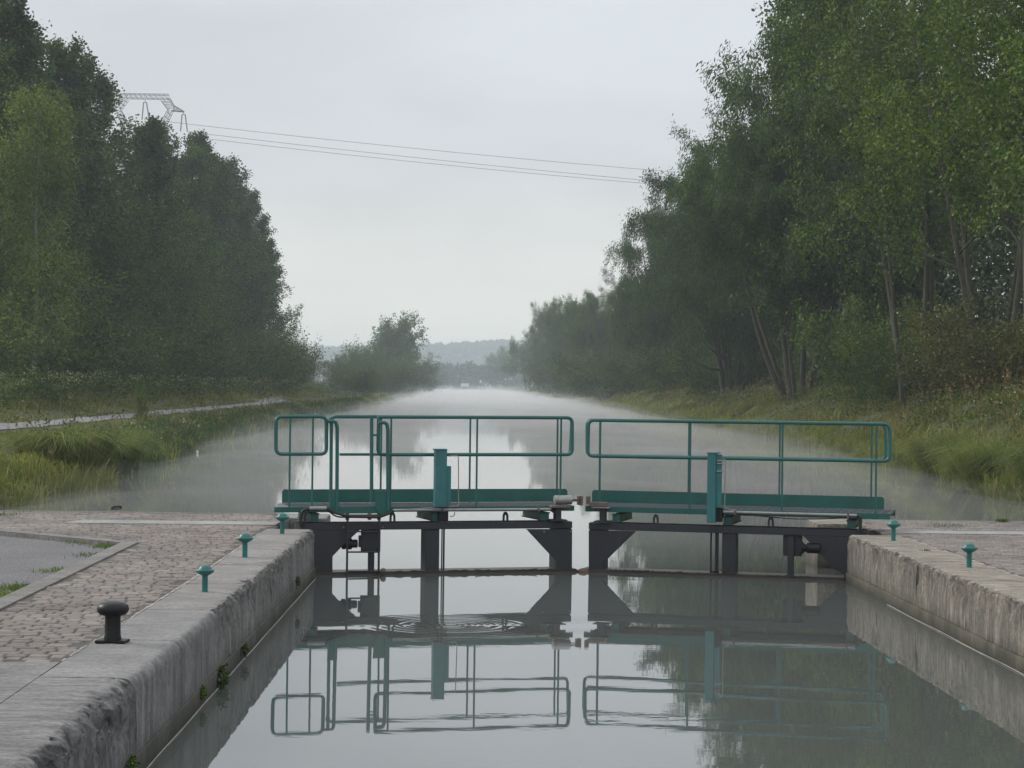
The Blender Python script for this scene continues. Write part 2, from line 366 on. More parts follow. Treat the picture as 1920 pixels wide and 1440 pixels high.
# ------------------------------------------------------------------ terrain
YL = [-60, 28, 47, 80, 111, 390, 3000]; XLv = [-7.7, -7.7, -7.9, -9.0, -9.1, -9.2, -9.0]
YR = [-60, 28, 46, 61, 95, 135, 313, 3000]; XRv = [11.2, 11.2, 11.8, 12.5, 14.0, 14.4, 17.0, 19.3]
def shore(Y):
    n = .35 * np.sin(Y * .31) + .25 * np.sin(Y * .83 + 1.0) + .3 * np.sin(Y * .11 + 2)
    return np.interp(Y, YL, XLv) + n * .8, np.interp(Y, YR, XRv) - n * .9
def sstep(a, b, x):
    t = np.clip((x - a) / (b - a), 0, 1); return t * t * (3 - 2 * t)
def height(X, Y):
    X = np.asarray(X, float); Y = np.asarray(Y, float); xl, xr = shore(Y)
    hl = -0.75 + .82 * sstep(0, 1.8, xl - X) + .16 * sstep(1.8, 4, xl - X) + .35 * sstep(5.8, 9, xl - X)
    hr = -0.75 + 1.35 * sstep(0, 2.8, X - xr) + .95 * sstep(1.5, 6.0, X - xr)
    h = np.where(X < (xl + xr) / 2, hl, hr)
    bump = .05 * np.sin(X * 1.3 + Y * .7) + .04 * np.sin(X * 2.9 - Y * 1.7)
    land = (X < xl) | (X > xr)
    bump = np.where((X < -11) & (X > -17), bump * .25, bump)
    h = np.where(land, h + bump * sstep(0, 1.5, np.maximum(xl - X, X - xr)), -1.6)
    h = np.where(land & (np.maximum(xl - X, X - xr) < .05), -.75, h)
    end = Y > 1500
    h = np.where(end, np.maximum(h, .3), h)
    return np.where((Y < 28) & (np.abs(X) < 41), -3.0, h)
xs = np.unique(np.round(np.concatenate([np.linspace(-3000, -200, 20), np.linspace(-200, -40, 30), [-41.2, -40.9, 40.9, 41.2], np.linspace(-40, -16, 30), np.linspace(-16, -7.5, 44),
      np.linspace(-7.5, 10, 8), np.linspace(10, 24, 60), np.linspace(24, 45, 20), np.linspace(45, 200, 30), np.linspace(200, 3000, 20)]), 3))
ys = np.unique(np.round(np.concatenate([np.linspace(-60, 27, 10), [27.93, 28.0], np.linspace(28.3, 130, 205), np.linspace(130, 400, 180), np.linspace(400, 1500, 140), np.linspace(1505, 5000, 30)]), 3))
def grid_faces(nx, ny):
    i = np.arange(nx - 1); j = np.arange(ny - 1); I, J = np.meshgrid(i, j); a = (J * nx + I).ravel()
    return np.stack([a, a + 1, a + 1 + nx, a + nx], 1)
GX, GY = np.meshgrid(xs, ys); GZ = height(GX, GY)
tag(put('ground', mesh_np('ground', np.stack([GX.ravel(), GY.ravel(), GZ.ravel()], 1), grid_faces(len(xs), len(ys)), True), M['ground']), kind='structure')

# water: one sheet, canal and lock chamber alike
def water_mat():
    mt, t, bs = material('canal_water'); p = wpos(t)
    bs.inputs['Base Color'].default_value = (.095, .103, .098, 1); bs.inputs['Roughness'].default_value = .015; bs.inputs['IOR'].default_value = 1.66
    g = t.nodes.new('ShaderNodeNewGeometry')
    # slow ripple streaks plus rings spreading from one spot by the gate
    n1 = noisen(t, wpos(t, (.9, 1.6, 1)), 1.0, 3, .5); n2 = noisen(t, wpos(t, (5, 9, 1)), 1.0, 2, .5)
    patch = rampn(t, noisen(t, wpos(t, (.12, .5, 1)), 1.0, 3, .6), [(.5, (.15,) * 3), (.68, (1,) * 3)])
    h = math2(t, 'ADD', math2(t, 'MULTIPLY', n1, .15), math2(t, 'MULTIPLY', math2(t, 'MULTIPLY', n2, .075), patch))
    rc = on_z(845, 1172, WATER)
    v = t.nodes.new('ShaderNodeVectorMath'); v.operation = 'DISTANCE'; t.links.new(g.outputs['Position'], v.inputs[0]); v.inputs[1].default_value = tuple(rc)
    d = v.outputs['Value']
    ring = math2(t, 'SINE', math2(t, 'MULTIPLY', d, 52.0))
    fo = nd(t, 'ShaderNodeMapRange'); t.links.new(d, fo.inputs[0]); fo.inputs[1].default_value = .12; fo.inputs[2].default_value = 1.0; fo.inputs[3].default_value = .09; fo.inputs[4].default_value = 0
    h = math2(t, 'ADD', h, math2(t, 'MULTIPLY', ring, fo.outputs[0]))
    bumpn(t, h, .35, .012, bs); return mt
M['water'] = water_mat()
wv = [(-20, -50, WATER), (34, -50, WATER), (34, 1550, WATER), (-20, 1550, WATER)]
tag(put('water', mesh_np('water', wv, [(0, 1, 2, 3)]), M['water']), kind='structure')

# towpath on the left bank
yy = np.linspace(29, 215, 200); cx = -14.3 + .2 * np.sin(yy * .02) - 5.0 * (np.maximum(0, yy - 150) / 60) ** 2
pv = []
for y_, c_ in zip(yy, cx):
    for dx_ in (-.9, -.3, .3, .9):
        pv.append((c_ + dx_, y_, float(height(c_ + dx_, y_)) + .045 - .015 * abs(dx_)))
tag(put('towpath', mesh_np('towpath', pv, grid_faces(4, len(yy)), True), M['path']), kind='structure')

# far hill and its woods
hx = np.linspace(-900, 1300, 90); hy = np.linspace(2000, 3900, 40); HX, HY = np.meshgrid(hx, hy)
HZ = -1 + (42 + 6 * np.sin(HX * .0045 + 1) + 4 * np.sin(HX * .013)) * sstep(2000, 2500, HY) + 4 * sstep(2500, 3200, HY)
tag(put('hills', mesh_np('hills', np.stack([HX.ravel(), HY.ravel(), HZ.ravel()], 1), grid_faces(90, 40), True), M['hill']), kind='structure')
def blobs(n, cx, cy, cz, rad, seed, nu=7, nv=5):
    r = np.random.default_rng(seed); V, Fc = [], []
    for i in range(n):
        ph = np.linspace(.15, math.pi - .15, nv); b = i * nu * nv
        for a in ph:
            for k in range(nu):
                q = 2 * math.pi * k / nu; rr = rad[i] * r.uniform(.75, 1.2)
                V.append((cx[i] + rr * math.sin(a) * math.cos(q), cy[i] + rr * math.sin(a) * math.sin(q), cz[i] + rr * .9 * math.cos(a)))
        for j in range(nv - 1):
            for k in range(nu): Fc.append((b + j * nu + k, b + (j + 1) * nu + k, b + (j + 1) * nu + (k + 1) % nu, b + j * nu + (k + 1) % nu))
    return np.array(V), np.array(Fc)
nb = 2600; bx_ = rng.uniform(-560, 560, nb); by_ = rng.uniform(2150, 2750, nb)
bz_ = -1 + (42 + 6 * np.sin(bx_ * .0045 + 1) + 4 * np.sin(bx_ * .013)) * sstep(2000, 2500, by_) + 4 * sstep(2500, 3200, by_)
v_, f_ = blobs(nb, bx_, by_, bz_ + 1, rng.uniform(4, 8, nb), 3)
tag(put('woods', mesh_np('woods', v_, f_, True), M['hill']), 'blue-grey woods covering the low hill beyond the canal', 'woods', kind='stuff')

# ------------------------------------------------------------------ lock walls and quays
XW_R = 4.56
def xw_l(Y): return float(np.interp(Y, [0, 12.3, 25, 28], [-1.84, -1.84, -1.69, -1.69]))
def coping(name, y0, y1, xin, back, side, rad, rough, mat, parent, ztop=0.0, zbot=-.44, seed=0):
    """one coping stone: a slab with a worn, rounded water-side nosing"""
    ny = max(6, int((y1 - y0) / .024)); gap = .0095
    ysl = np.linspace(y0 + gap, y1 - gap, ny); V = []
    prof = [(back, 0.0)]
    for k in range(1, 9): prof.append((back * (1 - k / 9) + rad * k / 9, 0.0))
    for k in range(9):
        a = k / 8 * math.pi / 2; prof.append((rad - rad * math.sin(a), -rad + rad * math.cos(a)))
    for k in range(1, 7): prof.append((0.0, -rad + (zbot + rad) * k / 6))
    npf = len(prof)
    for Y in ysl:
        x0 = xin(Y)
        for (d, z) in prof:
            near = max(0.0, 1 - max(d, 0) / (rad * 2.2)) * (1 if z > -rad * 1.6 else max(0.15, 1 + (z + rad * 1.6) / .2))
            q = Vector((d * 13 + seed * 3.1, Y * 12, z * 9))
            nz = mnoise.fractal(q, .55, 2.2, 6) * rough * (0.10 + near)
            chip = max(0.0, mnoise.fractal(Vector((seed * 1.7, Y * 3.6, 3 + z * 3)), .7, 2.1, 4) - .10) * rough * 1.5 * near
            inset = chip + abs(nz) * .8
            V.append((x0 - side * (d + inset * (1 if d < rad * 1.3 else 0)), Y, ztop + z + nz * .25 - (chip * .9 if z > -rad else 0) * (1 if d < rad * 2 else 0)))
    f = grid_faces(npf, ny)
    if side < 0: f = f[:, ::-1]
    V = V; me = bpy.data.meshes.new(name)
    fl = [tuple(q) for q in f]
    # close the ends and the back
    b0 = len(V); e0 = list(range(npf)); e1 = list(range((ny - 1) * npf, ny * npf))
    V2 = list(V)
    for yi, ring in ((0, e0), (ny - 1, e1)):
        V2.append((xin(ysl[yi]) - side * back, ysl[yi], ztop + zbot)); c = len(V2) - 1
        fl.append(tuple(ring + [c]) if (yi == 0) == (side < 0) else tuple((ring + [c])[::-1]))
    me.from_pydata(V2, [], fl); me.update(); me.polygons.foreach_set('use_smooth', [True] * len(me.polygons)); me.set_sharp_from_angle(angle=R(60))
    return put(name, me, mat, parent)

lw = empty('lock_wall', (0, 0, 0)); tag(lw, 'long grey stone lock wall with worn dark edge, left of the chamber', 'lock wall')
cuts = [2.0, 5.6, 8.6, 12.3, 14.1, 16.0, 18.1, 20.0, 21.9, 23.5, 25.0]
for i in range(len(cuts) - 1):
    y0, y1 = cuts[i], cuts[i + 1]
    if y1 <= 12.31: p = (.12, .06, 'stone_rough')
    elif y1 < 16.1: p = (.075, .010, 'stone_smooth')
    else: p = (.06, .055, 'stone_left')
    coping('coping_stone', y0, y1, xw_l, .56, 1, p[0], p[1], M[p[2]], lw, seed=i)
b = MB()
for i in range(30):
    y0, y1 = 1.0 + i * .8, 1.0 + (i + 1) * .8 - .004
    b.add([(xw_l(y0) + .012, y0, -2.6), (xw_l(y0) + .012, y0, -.446), (xw_l(y1) + .012, y1, -.446), (xw_l(y1) + .012, y1, -2.6), (-2.6, y0, -2.6), (-2.6, y0, -.446), (-2.6, y1, -.446), (-2.6, y1, -2.6)],
          [(3, 2, 1, 0), (1, 2, 6, 5), (0, 1, 5, 4), (2, 3, 7, 6)])
b.build('lower_course', M['stone_lower'], lw, smooth=False)
MB().box(-40, -2.3, -30, 27.9, -2.7, -.09).build('core', M['stone_lower'], lw, smooth=False)
MB().box(-2.3, -2.16, 24.99, 27.2, -2.6, -.02).build('gate_recess', M['stone_lower'], lw, smooth=False)
MB().box(-2.3, -1.69, 27.1, 28.0, -2.6, .0).build('end_block', M['stone_left'], lw, smooth=False, bevel=.03)
MB().box(-40, -2.302, 27.905, 28.0, -2.6, .0).build('end_coping', M['kerb'], lw, smooth=False, bevel=.015)
MB().tube([(xw_l(y) + .022, y, WATER + .004 + .003 * math.sin(y * 3)) for y in np.linspace(2, 24.9, 60)], .0045, 6).build('water_cable', M['mortar'], lw)

rw = empty('lock_wall', (0, 0, 0)); tag(rw, 'buff stone lock wall streaked with rust, right of the chamber', 'lock wall')
cutr = [3.0, 6.0, 9.0, 11.2, 13.1, 15.2, 17.0, 19.1, 21.2, 23.2, 25.0]
for i in range(len(cutr) - 1):
    coping('coping_stone', cutr[i], cutr[i + 1], lambda Y: XW_R, .60, -1, .05, .045, M['stone_right'], rw, seed=i + 20)
MB().box(XW_R - .012, 5.3, 1, 24.998, -2.6, -.446).build('lower_course', M['stone_lower_r'], rw, smooth=False)
MB().box(5.2, 40, -30, 27.9, -2.7, -.09).build('core', M['stone_lower'], rw, smooth=False)
MB().box(5.0, 5.2, 24.99, 27.2, -2.6, -.02).build('gate_recess', M['stone_lower_r'], rw, smooth=False)
MB().box(XW_R, 5.2, 27.1, 28.0, -2.6, 0).build('end_block', M['stone_right'], rw, smooth=False, bevel=.03)
MB().box(5.202, 40, 27.905, 28.0, -2.6, 0).build('end_coping', M['kerb'], rw, smooth=False, bevel=.015)
MB().tube([(XW_R - .024, y, WATER + .004 + .003 * math.sin(y * 2.6)) for y in np.linspace(5, 22.5, 60)], .0045, 6).build('water_cable', M['mortar'], rw)

def sheet(name, poly, z, mat, kind='structure', thick=.07):
    return tag(MB().slab(poly, z - thick, z).build(name, mat, smooth=False), kind=kind)
sheet('pavement', [(-3.40, 12.95), (-2.405, 12.95), (-2.30, 19), (-2.27, 24.0), (-2.27, 25.0), (-2.17, 25.02), (-2.17, 27.09), (-2.305, 27.1), (-2.305, 27.9), (-40, 27.9), (-40, 25.75), (-6.62, 25.75), (-3.40, 22.7)], -.011, M['joint'], thick=.06)
def inside(x, y, poly):
    r = False; j = len(poly) - 1
    for i in range(len(poly)):
        (xi, yi), (xj, yj) = poly[i], poly[j]
        if (yi > y) != (yj > y) and x < (xj - xi) * (y - yi) / (yj - yi) + xi: r = not r
        j = i
    return r
def setts(label_poly, x0, x1, y0, y1, seed):
    rd = random.Random(seed); V, Fc = [], []; y = y0; row = 0
    while y < y1:
        h = rd.uniform(.105, .14); x = x0 - rd.uniform(0, .15)
        while x < x1:
            w_ = rd.uniform(.10, .165); gx, gy = rd.uniform(.002, .006), rd.uniform(.0025, .007)
            q = [(x + gx + rd.uniform(-.004, .004), y + gy + rd.uniform(-.005, .005)), (x + w_ - gx, y + gy + rd.uniform(-.005, .005)), (x + w_ - gx + rd.uniform(-.004, .004), y + h - gy), (x + gx, y + h - gy + rd.uniform(-.005, .005))]
            if all(inside(a, b_, label_poly) for a, b_ in q):
                z = rd.gauss(-.002, .0018); tx, ty = rd.gauss(0, .009), rd.gauss(0, .012); cx_, cy_ = x + w_ / 2, y + h / 2; b = len(V)
                for ins, dz in ((.0, -.04), (.0, -.007), (.010, 0.0)):
                    for (a, b_) in q:
                        ax, ay = a + (cx_ - a) / (w_ / 2) * ins, b_ + (cy_ - b_) / (h / 2) * ins
                        V.append((ax, ay, z + dz + tx * (ax - cx_) + ty * (ay - cy_)))
                for l in (0, 4):
                    for k in range(4): Fc.append((b + l + k, b + l + (k + 1) % 4, b + l + 4 + (k + 1) % 4, b + l + 4 + k))
                Fc.append((b + 8, b + 9, b + 10, b + 11))
            x += w_
        y += h; row += 1
    tag(put('pavement', mesh_np('pavement', V, Fc), M['sett']), kind='structure')
PL = [(-3.40, 12.95), (-2.405, 12.95), (-2.30, 19), (-2.27, 24.0), (-2.27, 25.0), (-2.17, 25.02), (-2.17, 27.09), (-2.305, 27.1), (-2.305, 27.9), (-11, 27.9), (-11, 25.75), (-6.62, 25.75), (-3.40, 22.7)]
band_l = [(-4.75, 25.55), (-2.1, 25.55), (-2.1, 26.25), (-4.75, 26.25)]
setts(PL, -11, -2.1, 12.95, 27.9, 5)
PR = [(5.17, 12), (11, 12), (11, 27.9), (5.21, 27.9), (5.21, 27.1), (5.01, 27.09), (5.01, 25.01), (5.17, 25.0)]
setts(PR, 5.0, 11, 12, 27.9, 6)
sheet('pavement', [(-40, 2), (-2.405, 2), (-2.405, 12.945), (-40, 12.945)], 0.001, M['stone_rough'])
sheet('road', [(-3.57, 12.95), (-3.57, 22.6), (-6.68, 25.6), (-40, 25.6), (-40, 12.95)], -.05, M['asphalt'], thick=.03)
sheet('kerb', [(-3.57, 12.95), (-3.402, 12.95), (-3.402, 22.695), (-3.57, 22.6)], .004, M['kerb'], thick=.09)
sheet('kerb', [(-3.572, 22.603), (-3.404, 22.70), (-6.62, 25.746), (-40, 25.746), (-40, 25.603), (-6.68, 25.603)], .004, M['kerb'], thick=.09)
sheet('pavement', [(-4.75, 25.62), (-1.95 - .25, 25.62), (-2.2, 26.2), (-4.6, 26.2)], .006, M['band'], thick=.03)
sheet('pavement', [(5.17, 2), (40, 2), (40, 27.9), (5.21, 27.9), (5.21, 27.1), (5.01, 27.09), (5.01, 25.01), (5.17, 25.0)], -.011, M['joint'], thick=.06)
sheet('pavement', [(5.02, 25.3), (40, 25.3), (40, 25.8), (5.02, 25.8)], .006, M['band'], thick=.03)
sheet('pavement', [(-40, 25.76), (-11.1, 25.76), (-11.1, 27.9), (-40, 27.9)], -.002, M['setts'], thick=.012)
sheet('pavement', [(11.1, 2), (40, 2), (40, 27.9), (11.1, 27.9)], -.002, M['setts'], thick=.012)
sheet('pavement', [(5.18, 2), (11.1, 2), (11.1, 11.95), (5.18, 11.95)], -.002, M['setts'], thick=.012)
# pale mortar joints between coping and setts
mj = MB()
def joint(pts, wd):
    for k in range(len(pts) - 1):
        if random.random() < .18: continue
        a, c = Vector((*pts[k], 0)), Vector((*pts[k + 1], 0)); n_ = Vector((-(c - a).y, (c - a).x, 0)).normalized() * wd
        n_ *= .45 + 1.0 * random.random(); z0 = .002 + .004 * random.random()
        mj.slab([tuple((a + n_)[:2]), tuple((a - n_)[:2]), tuple((c - n_)[:2]), tuple((c + n_)[:2])], 0.0, z0)
lj = [(float(np.interp(y, [12.9, 19, 25], [-2.40, -2.29, -2.26])) + random.uniform(-.004, .004), y) for y in np.arange(13.0, 24.3, .11)]
joint(lj, .008)
joint([(5.165 + random.uniform(-.004, .004), y) for y in np.arange(10, 24.6, .16)], .008)
joint([(x, 12.95 + random.uniform(-.02, .02)) for x in np.arange(-6.5, -2.4, .2)], .010)
tag(mj.build('mortar_line', M['mortar'], smooth=False), kind='structure')

# ------------------------------------------------------------------ lock gates
class Leaf:
    def __init__(s, pa, ya, pb, yb, name, label):
        A = at_y(pa, 1080, ya); B = at_y(pb, 1080, yb); d = B - A
        s.ang = math.atan2(d[1], d[0]); s.O = np.array([A[0], A[1], WATER])
        s.ex = np.array([math.cos(s.ang), math.sin(s.ang), 0]); s.ey = np.array([-s.ex[1], s.ex[0], 0])
        s.root = empty(name, tuple(s.O), s.ang); tag(s.root, label, 'lock gate', 'pair of lock gates')
    def p(s, px, py, v=0.0):             # photo pixel -> local point on the plane v metres upstream of the frame's face
        d = ray(px, py); o = CAMP - s.O
        k = (v - o.dot(s.ey)) / d.dot(s.ey); q = o + d * k
        return (q.dot(s.ex), v, q[2])
    def rect(s, mb, x0, y0, x1, y1, v0, v1):
        a = s.p(x0, y0, v0); c = s.p(x1, y1, v0); mb.box(a[0], c[0], v0, v1, a[2], c[2]); return mb
    def quad(s, mb, pts, v0, v1):
        mb.prism([(lambda q: (q[0], q[2]))(s.p(x, y, v0)) for x, y in pts], v0, v1); return mb
    def tube(s, pts, r, v=0.0, fl=.06, closed=False, n=10):
        P = [s.p(q[0], q[1], q[2] if len(q) > 2 else v) for q in pts]
        return MB().tube(fillet(P, fl, closed) if fl else P, r, n)
def Z1(x, y): return (480 + x / 3, 740 + y / 3)      # measured in two enlarged crops of the photo
def Z2(x, y): return (1060 + x / 3, 740 + y / 3)

def lug(L, px, py, parent_px=None):
    a = L.p(px, py, .05); o = MB()
    pts = [(-.038, -.10), (-.034, .02), (-.02, .055), (0, .066), (.02, .055), (.034, .02), (.038, -.10)]
    hole = [(.013, -.03), (.011, .018), (0, .03), (-.011, .018), (-.013, -.03)]
    ring = pts + [(.014, -.1)] + hole + [(-.014, -.1)]
    o.prism([(a[0] + x, a[2] + z) for x, z in ring], .05, .075)
    return o.build('lifting_lug', M['dark'], L.root, smooth=False)

def support(L, Zf, x0, x1, y0, y1, depth=.82):
    a = L.p(*Zf(x0, y0), .02); c = L.p(*Zf(x1, y1), .02); o = MB()
    w_, h_ = abs(c[0] - a[0]), abs(a[2] - c[2]); xa, za = min(a[0], c[0]), min(a[2], c[2])
    o.box(xa, xa + w_, .02, depth, za + h_ - .016, za + h_); o.box(xa, xa + w_, .02, depth, za, za + .016)
    o.box(xa + .01, xa + w_ - .01, .03, depth - .02, za + .016, za + h_ - .016)
    return o.build('support_beam', M['green'], L.root, smooth=False, bevel=.004)

def bolt_row(L, pts, v, mat, parent, r=.011):
    for x, y in pts:
        a = L.p(x, y, v); MB().lathe([(r, 0), (r, -.012), (r * .6, -.016)], (a[0], v, a[2]), 6, 'y').build('bolt', mat, parent)

def platform(L, Zf, x0, x1, topL, topR, botL, botR, tx0, tx1, toeL, toeR, drop=0):
    """walkway with grating deck, front fascia and rear toe board; heights given at both ends"""
    D = .80
    a, c = L.p(*Zf(x0, topL)), L.p(*Zf(x1, topR)); ab, cb = L.p(*Zf(x0, botL)), L.p(*Zf(x1, botR))
    zt = (a[2] + c[2]) / 2; zb = (ab[2] + cb[2]) / 2
    sk = .24 * D if L.ang > 0 else 0.0
    o = MB(); o.slab([(a[0] + .02, .014), (c[0] - .02, .014), (c[0] - .02, D - .002), (a[0] + .02 + sk, D - .002)], zt - .03, zt)
    for k in range(40):                  # grating bars stand a little proud of the deck
        x = a[0] + .03 + sk + (c[0] - a[0] - .06 - sk) * k / 39; o.box(x - .004, x + .004, .02, D - .01, zt, zt + .007)
    for k in range(6):
        y = .06 + k * .13; o.box(a[0] + .025 + sk, c[0] - .025, y - .005, y + .005, zt, zt + .0095)
    o.build('walkway', M['grating'], L.root, smooth=False)
    MB().box(a[0], c[0], 0, .012, zb, zt + .004).build('fascia', M['green'], L.root, smooth=False, bevel=.004)
    MB().box(a[0] + sk, c[0], D, D + .012, zb, zt - .002).build('fascia', M['green'], L.root, smooth=False)
    t0, t1 = L.p(*Zf(tx0, toeL), D - .02), L.p(*Zf(tx1, toeR), D - .02)
    zz = (t0[2] + t1[2]) / 2
    ch = .025
    MB().prism([(t0[0], zt + .008), (t0[0], zz - ch), (t0[0] + ch, zz), (t1[0] - ch, zz), (t1[0], zz - ch), (t1[0], zt + .008)], D - .02, D - .010).build('toe_board', M['green'], L.root, smooth=False)
    return zt, zb, D

# ---- left leaf
G = Leaf(583, 25.35, 1074, 26.22, 'lock_gate', 'lock gate with teal railed walkway and caged ladder gap, hinged on the grey wall')
rt = G.root
zt, zb, D = platform(G, Z1, 103, 1791, 630, 630, 661, 656, 147, 1752, 533, 529)
o = MB(); a, c = G.p(*Z1(308, 724)), G.p(*Z1(1780, 713)); ztop = (a[2] + c[2]) / 2; hb = .083
o.box(a[0] - .12, c[0], 0, .30, ztop - hb, ztop); o.build('top_beam', M['dark'], rt, smooth=False, bevel=.006)
o = MB(); q = [Z1(1525, 757), Z1(1779, 757), Z1(1778, 1006), Z1(1690, 1006), Z1(1690, 935)]
G.quad(o, q, .004, .05); a, c = G.p(*Z1(1690, 800)), G.p(*Z1(1779, 1000)); o.box(a[0] + .001, c[0] - .002, .05, .29, -.9, ztop - hb - .002)
o.build('mitre_post', M['dark'], rt, smooth=False, bevel=.004)
o = MB(); q = [Z1(585, 760), Z1(480, 858), Z1(431, 910), Z1(431, 1040), Z1(250, 1040), Z1(250, 757)]
G.quad(o, q, .004, .05); a, c = G.p(*Z1(320, 800)), G.p(*Z1(431, 1000)); o.box(a[0], c[0] - .002, .05, .29, -.9, ztop - hb - .002)
o.build('hinge_post', M['dark'], rt, smooth=False, bevel=.004)
def column(L, xy0, xy1, v0, v1, name='column', mat='dark'):
    a, c = L.p(*xy0, v0), L.p(*xy1, v0); return MB().box(a[0], c[0], v0, v1, -.9, ztop - hb - .001).build(name, M[mat], L.root, smooth=False, bevel=.006)
column(G, Z1(955, 800), Z1(1032, 800), .02, .26)
column(G, Z1(636, 800), Z1(668, 800), .10, .16, 'paddle_rod')
a = G.p(*Z1(1057, 800), .06); MB().tube([(a[0], .06, -.8), (a[0], .06, ztop - hb)], .012).build('paddle_rod', M['dark'], rt)
a = G.p(*Z1(1046, 800), .12); MB().tube([(a[0], .12, -.8), (a[0], .12, ztop - hb)], .008).build('paddle_rod', M['dark'], rt)
a, c = G.p(*Z1(330, 996)), G.p(*Z1(1812, 996)); o = MB(); o.box(a[0], c[0] - .03, -.03, .31, -.10, .035); o.box(a[0], c[0], -.045, -.03, -.05, .022)
for k in range(26):
    x = random.uniform(a[0] + .5, c[0] - .1); o.tube([(x, -.05, .03), (x + random.uniform(-.07, .07), -.045, .036 + random.random() * .012), (x + random.uniform(-.12, .12), -.05, .03)], .005, 5)
o.build('bottom_beam', M['wet_timber'], rt, smooth=False)
# gearbox and its toothed drive
o = MB(); G.rect(o, *Z1(596, 762), *Z1(700, 885), .06, .12); G.rect(o, *Z1(580, 792), *Z1(597, 858), .07, .11)
gb = o.build('gearbox', M['dark'], rt, smooth=False, bevel=.004)
bolt_row(G, [Z1(612, 778), Z1(612, 870), Z1(684, 778), Z1(684, 870)], .06, M['black'], gb)
a = G.p(*Z1(540, 838), .1); c = G.p(*Z1(582, 838), .1); b0 = G.p(*Z1(440, 838), .1); o = MB()
o.lathe([(.03, 0), (.066, .012), (.066, .05), (.052, .055), (.052, .07), (.07, .075), (.07, .12), (.05, .13), (.05, c[0] - a[0] + .1)], (a[0] - .13, .1, a[2]), 18, 'x')
o.tube([(b0[0], .1, a[2]), (a[0], .1, a[2])], .042, 12)
o.build('actuator', M['black'], rt)
# ladder hung from the walkway
for x in (515, 693):
    a0 = G.p(*Z1(x, 668), -.07); MB().box(a0[0] - .010, a0[0] + .010, -.09, -.06, -.75, a0[2]).build('ladder_stile', M['dark'], rt, smooth=False)
for y in (770, 885, 994, 1040):
    a0, c0 = G.p(*Z1(519, y), -.07), G.p(*Z1(689, y), -.07); MB().tube([(a0[0], -.075, a0[2]), (c0[0], -.075, c0[2])], .010, 8).build('ladder_rung', M['dark'], rt)
for pl in ([Z1(410, 540), Z1(468, 540), Z1(466, 668), Z1(436, 664)], [Z1(668, 540), Z1(755, 540), Z1(752, 660), Z1(728, 681), Z1(700, 681), Z1(672, 640)]):
    G.quad(MB(), pl, -.062, -.05).build('cheek_plate', M['green'], rt, smooth=False, bevel=.003)
G.rect(MB(), *Z1(436, 642), *Z1(752, 668), -.05, -.035).build('ladder_sill', M['green'], rt, smooth=False)
for x in (515, 640, 693):
    G.rect(MB(), *Z1(x - 9, 668), *Z1(x + 9, 705), -.06, -.035).build('ladder_bracket', M['rust'], rt, smooth=False)
G.rect(MB(), *Z1(500, 674), *Z1(700, 690), -.034, -.015).build('ladder_crossbar', M['rust'], rt, smooth=False)
# handrails
rail = M['green_rail']
G.tube([Z1(112, 123), Z1(396, 123), Z1(396, 334), Z1(112, 334)], .0225, 0, .075, True).build('handrail_loop', rail, rt)
G.tube([Z1(700, 125), Z1(1778, 130), Z1(1778, 337), Z1(686, 337), Z1(690, 125)], .0225, 0, .07, True).build('handrail_loop', rail, rt)
G.tube([Z1(420, 665), Z1(424, 150), Z1(398, 146)], .020, -.04, .05).build('ladder_handrail', rail, rt)
G.tube([Z1(455, 662), Z1(457, 180), Z1(448, 150), Z1(404, 150)], .0215, -.06, .09).build('ladder_handrail', rail, rt)
G.tube([Z1(650, 607), Z1(650, 130)], .022, -.04, 0).build('ladder_handrail', rail, rt)
G.tube([Z1(742, 660), Z1(742, 190), Z1(734, 158), Z1(690, 156)], .0225, -.06, .09).build('ladder_handrail', rail, rt)
G.rect(MB(), *Z1(660, 222), *Z1(690, 234), -.05, -.03).build('rail_clip', rail, rt, smooth=False)
RV = D - .01
G.tube([Z1(412, 140), Z1(436, 126), Z1(1776, 128), Z1(1766, 335), Z1(470, 336)], .018, RV, .06).build('rear_handrail', rail, rt)
G.tube([Z1(420, 150), Z1(440, 122), Z1(700, 122)], .018, RV, .05).build('rear_handrail', rail, rt)
def posts(L, Zf, xs_, ytop, ybot, v, r=.0115):
    for x in xs_:
        xa, xb = x if isinstance(x, tuple) else (x, x)
        a, c = L.p(*Zf(xa, ytop), v), L.p(*Zf(xb, ybot), v); MB().box(min(a[0], c[0]) - r, min(a[0], c[0]) + r, v - .006, v + .006, c[2], a[2]).build('rail_post', rail, L.root, smooth=False, bevel=.002)
posts(G, Z1, [193, 321, 761, 1245, 1717], 130, 640, -.010)
posts(G, Z1, [706, 1206, 1697], 130, 640, RV)
# control box on its post
cb = MB(); G.rect(cb, *Z1(1012, 310), *Z1(1072, 632), -.16, -.06); a, c = G.p(*Z1(1008, 306), -.17), G.p(*Z1(1078, 314), -.17); cb.box(a[0], c[0], -.17, -.05, c[2], a[2] + .003)
cb = cb.build('control_box', M['blue_green'], rt, smooth=False, bevel=.005)
G.rect(MB(), *Z1(1074, 402), *Z1(1096, 620), -.14, -.06).build('side_box', M['blue_green'], cb, smooth=False, bevel=.004)
G.rect(MB(), *Z1(1030, 632), *Z1(1082, 712), -.02, .05).build('box_bracket', M['black'], rt, smooth=False, bevel=.004)
G.tube([Z1(1086, 346), Z1(1138, 342), Z1(1140, 626), Z1(1030, 632), Z1(770, 652)], .006, -.10, .03, n=6).build('thin_pipe', M['steel'], rt)
G.tube([Z1(1090, 684), Z1(1114, 684), Z1(1118, 660)], .006, -.05, .03, n=6).build('thin_pipe', M['steel'], rt)
G.tube([Z1(770, 651), Z1(1660, 645)], .018, -.04, 0).build('silver_pipe', M['steel'], rt)
